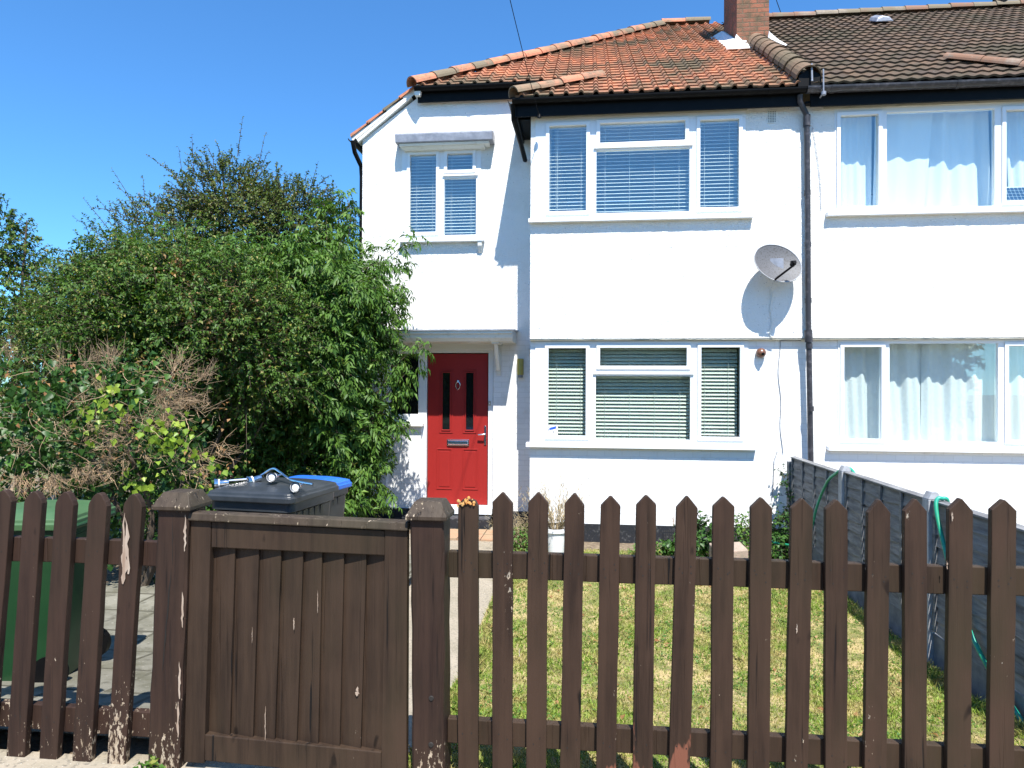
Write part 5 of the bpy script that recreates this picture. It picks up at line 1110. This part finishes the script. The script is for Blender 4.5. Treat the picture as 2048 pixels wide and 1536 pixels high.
# wiry sprays fanning outwards
mb = MB(); Pf, Df = blob_pts(B_i, 1800, .92, 1.02); nf = 0
for p, d in zip(Pf, Df):
    if p[1] > 6.15 or p[2] < .15 or rg.random() > .05+bare(p[0], p[2]): continue
    nf += 1
    if nf > 60: break
    c_ = Vector(p); base = (Vector(d)*.6+Vector((rg.uniform(-.1, .9), -.25, rg.uniform(-.1, .7)))).normalized(); sprd = rg.uniform(.25, .5)
    for i in range(rg.randint(12, 26)):
        q = c_+Vector((rg.gauss(0,.03), rg.gauss(0,.03), rg.gauss(0,.03))); dv = (base+Vector((rg.gauss(0,sprd), rg.gauss(0,sprd*.7), rg.gauss(0,sprd)))).normalized(); L_s = rg.uniform(.08, .26); bd = Vector((rg.gauss(0,.05), 0, rg.gauss(-.01,.05)))
        m1 = q+dv*L_s*.5+bd*.6; e1 = q+dv*L_s+bd*-.3; mb.tube([q, m1, e1], [.0021, .0016, .0008], 4, cap=False)
        if L_s > .2:
            for k_ in range(2): mb.tube([m1, m1+(dv+Vector((rg.gauss(0,.5), 0, rg.gauss(0,.5)))).normalized()*L_s*.35], [.0013, .0007], 3, cap=False)
mb.build('wiry_shoots', 'twig', iv)
foliage(iv, 'dead_leaves', [shoot_leaves(Ps[::5], Ds[::5]-UPV*.4, .05, 2, .045, .028, .4)], 'dead')
trunk(iv, (-4.2, 6.1, -.3), [(-4.3,6.0,1.6), (-4.9,5.9,1.6), (-3.7,6.1,1.1)], .04, seed=6)
# shrubbery under the bins side / low plants
def lowplant(name, label, blobs, n, ll, lw, mat, cat='plant', group=None, nl=4, L=.09):
    t = thing(name, (blobs[0][0], blobs[0][1], gh(blobs[0][1])), label, cat, group); P_, D_ = blob_pts(blobs, n, .3, 1.05); keep = P_[:,2] > gh(8); P_, D_ = P_[keep], D_[keep]; tw = []
    foliage(t, 'leaves', [shoot_leaves(P_, D_+UPV*.5+RN.randn(len(P_), 3)*.4, L, nl, ll, lw, .2, twigs=tw)], mat); twigmesh(t, 'stems', tw, .003); return t
lowplant('ivy_plant', 'dark green ivy clump in the bed under the right half of the bay window', [(1.35, 8.35, -.10, .26, .25, .24), (1.15, 8.3, -.20, .22, .2, .14)], 260, .06, .055, 'ivy')
lowplant('leafy_plant', 'pale green leafy plant between the stone block and the grey fence', [(1.85, 8.3, -.05, .20, .2, .26), (1.95, 8.3, -.18, .2, .2, .16)], 230, .05, .035, 'weed')
lowplant('climbing_ivy', 'dark ivy climbing the corner where the grey fence meets the wall', [(2.32, 8.5, -.02, .12, .2, .28), (2.22, 8.35, -.15, .20, .25, .18), (2.44, 8.8, .40, .03, .08, .33)], 300, .045, .038, 'ivy')
lowplant('weed_clump', 'small weeds and dry stalks beside the porch left of the plant pot', [(-.80, 8.4, -.19, .20, .2, .14)], 130, .05, .03, 'weed')
lowplant('weed_clump', 'low weeds in the bed in front of the air brick', [(.80, 8.3, -.24, .22, .15, .09)], 120, .045, .03, 'weed')
lowplant('weed_clump', 'green weeds on the paving seen between the left pickets', [(-3.05, 5.35, -.20, .25, .2, .20), (-3.3, 5.5, -.05, .25, .2, .3)], 260, .045, .03, 'weed')
lowplant('weed_clump', 'small weed sprouting at the foot of the leaning gate post', [(-1.93, 2.84, -.02, .06, .04, .035)], 26, .035, .02, 'weed', L=.04)
# dry twiggy plant left of pot
mb = MB(); rg = random.Random(9)
for i in range(90):
    q = Vector((-.80+rg.gauss(0,.10), 8.45+rg.gauss(0,.08), -.28)); dv = Vector((rg.gauss(0,.45), rg.gauss(-.1,.3), 1)).normalized(); Ls = rg.uniform(.2, .55); mb.tube([q, q+dv*Ls*.6, q+dv*Ls+Vector((rg.gauss(0,.04), 0, -.02))], [.003, .002, .001], 4, cap=False)
    for k_ in range(5): b0 = q+dv*Ls*rg.uniform(.45, 1); mb.tube([b0, b0+Vector((rg.gauss(0,.04), rg.gauss(0,.03), rg.uniform(.01,.06)))], [.002, .0015], 4, cap=False)
tag(mb.build('dried_shrub', 'dryplant', None, loc=(-.8, 8.45, -.29)), 'brown dried out twiggy plant in the shaded corner beside the plant pot', 'plant')

# grass
def grass(name, label, x0, x1, y0, y1, n, h, mat='grass'):
    x = RN.uniform(x0, x1, n); y = y0+(y1-y0)*RN.rand(n)**1.25
    pl = np.array([pr(v) for v in y]); k_ = x > pl+.01+.02*RN.rand(n); x, y = x[k_], y[k_]
    d = vn(x+40, y, 1.7)*.6+vn(x, y+20, 5)*.4; k_ = RN.rand(len(x)) < np.clip(1.35-d*1.1, .25, 1); x, y = x[k_], y[k_]; m_ = len(x)
    z = np.interp(y, [2.9, 3.05, 4.7, 20], [-.03, -.04, -.29, -.29])+.004
    B = np.stack([x, y, z], 1); dr = nrm(np.stack([RN.randn(m_)*.6, RN.randn(m_)*.6, np.ones(m_)], 1)); s = nrm(np.cross(dr, RN.randn(m_, 3))); hh = h*RN.uniform(.4, 1.35, m_)[:,None]; wv = .0024*RN.uniform(.7, 1.6, m_)[:,None]
    bend = RN.randn(m_, 3)*np.array([1,1,0])*.25
    V = np.stack([B-s*wv, B+s*wv, B+dr*hh*.6+s*wv*.7, B+dr*hh*.6-s*wv*.7, B+dr*hh*.6+s*wv*.7, B+dr*hh+bend*hh], 1)
    V = np.stack([V[:,0], V[:,1], V[:,2], V[:,5], V[:,3]], 1).reshape(-1, 3); q = np.arange(m_)[:,None]*5
    F = q+np.array([[0,1,2,3,4]])
    o = qmesh(name, V, F, np.repeat(RN.rand(m_), 5), mat, loc=((x0+x1)/2, (y0+y1)/2, -.3)); return tag(o, label, 'grass', kind='stuff')
grass('grass', 'short patchy green and straw coloured lawn grass', -.95, 2.47, 3.0, 8.5, 210000, .030)
_pr = pr
grass('grass', 'longer ragged grass tufts along the path edge and under the picket fence', -.95, -.70, 3.0, 8.4, 9000, .060)
grass('grass', 'longer grass left uncut at the foot of the grey side fence', 2.30, 2.47, 3.0, 8.4, 7000, .060)
grass('grass', 'long grass tufts directly behind the picket fence', -.9, 2.4, 2.99, 3.12, 6000, .055)
# clover / broad leaved weeds in lawn
n_ = 16000; x = RN.uniform(-.85, 2.4, n_); y = RN.uniform(3.0, 8.3, n_); cl = vn(x, y, 3.1)*.6+vn(x+3, y, 7)*.4; k_ = cl > .56; x, y = x[k_], y[k_]
z = np.interp(y, [2.9, 3.05, 4.7, 20], [-.03, -.04, -.29, -.29])+.022
B = np.stack([x, y, z], 1); m_ = len(x); V, F = leaves(B, nrm(np.stack([RN.randn(m_), RN.randn(m_), RN.rand(m_)*.6], 1)), nrm(UPV+RN.randn(m_, 3)*.3), .022*RN.uniform(.6, 1.5, m_), .015*RN.uniform(.7, 1.3, m_))
tag(qmesh('clover', V, F, np.repeat(RN.rand(m_), 5), 'weed', loc=(.8, 5.5, -.3)), 'darker green clover and broad leaved weeds mixed in the lawn', 'clover', kind='stuff')
# fallen leaves
n_ = 900; x = np.concatenate([RN.uniform(-4.2, -2.1, n_//2), RN.uniform(-.8, 2.4, n_//2)]); y = np.concatenate([4.9+RN.rand(n_//2)*1.2, RN.uniform(3.05, 8.3, n_//2)])
k_ = np.ones(len(x), bool); k_[n_//2:] = RN.rand(n_//2) < .35; x, y = x[k_], y[k_]
z = np.interp(y, [2.9, 3.05, 4.7, 20], [-.03, -.04, -.29, -.29])+.022; B = np.stack([x, y, z], 1); m_ = len(x)
V, F = leaves(B, nrm(np.stack([RN.randn(m_), RN.randn(m_), RN.rand(m_)*.3], 1)), nrm(UPV+RN.randn(m_, 3)*.3), .045*RN.uniform(.6, 1.4, m_), .028*RN.uniform(.7, 1.3, m_))
tag(qmesh('fallen_leaves', V, F, np.repeat(RN.rand(m_), 5), 'dead', loc=(-3, 5, -.3)), 'brown fallen leaves scattered on the paving and lawn', 'fallen leaves', kind='stuff')
# trees across the road, seen only as reflections in the window glass
P_, D_ = blob_pts([(x, -18-abs(x)*.1, 2.6+.5*math.sin(x*1.3), 2.4, 1.6, 3.4+.5*math.sin(x*2.1)) for x in range(-17, 18, 2)], 20000, .3, 1.05)
foliage_o = shoot_leaves(P_, D_+RN.randn(len(P_), 3)*.5, .5, 6, .38, .28, .2); V, F = leaves(*foliage_o)
tag(qmesh('far_hedge', V, F, np.repeat(RN.rand(len(V)//5), 5), 'bush', loc=(0, -18, -.5)), 'row of dark green trees across the road behind the camera', 'trees', kind='stuff')
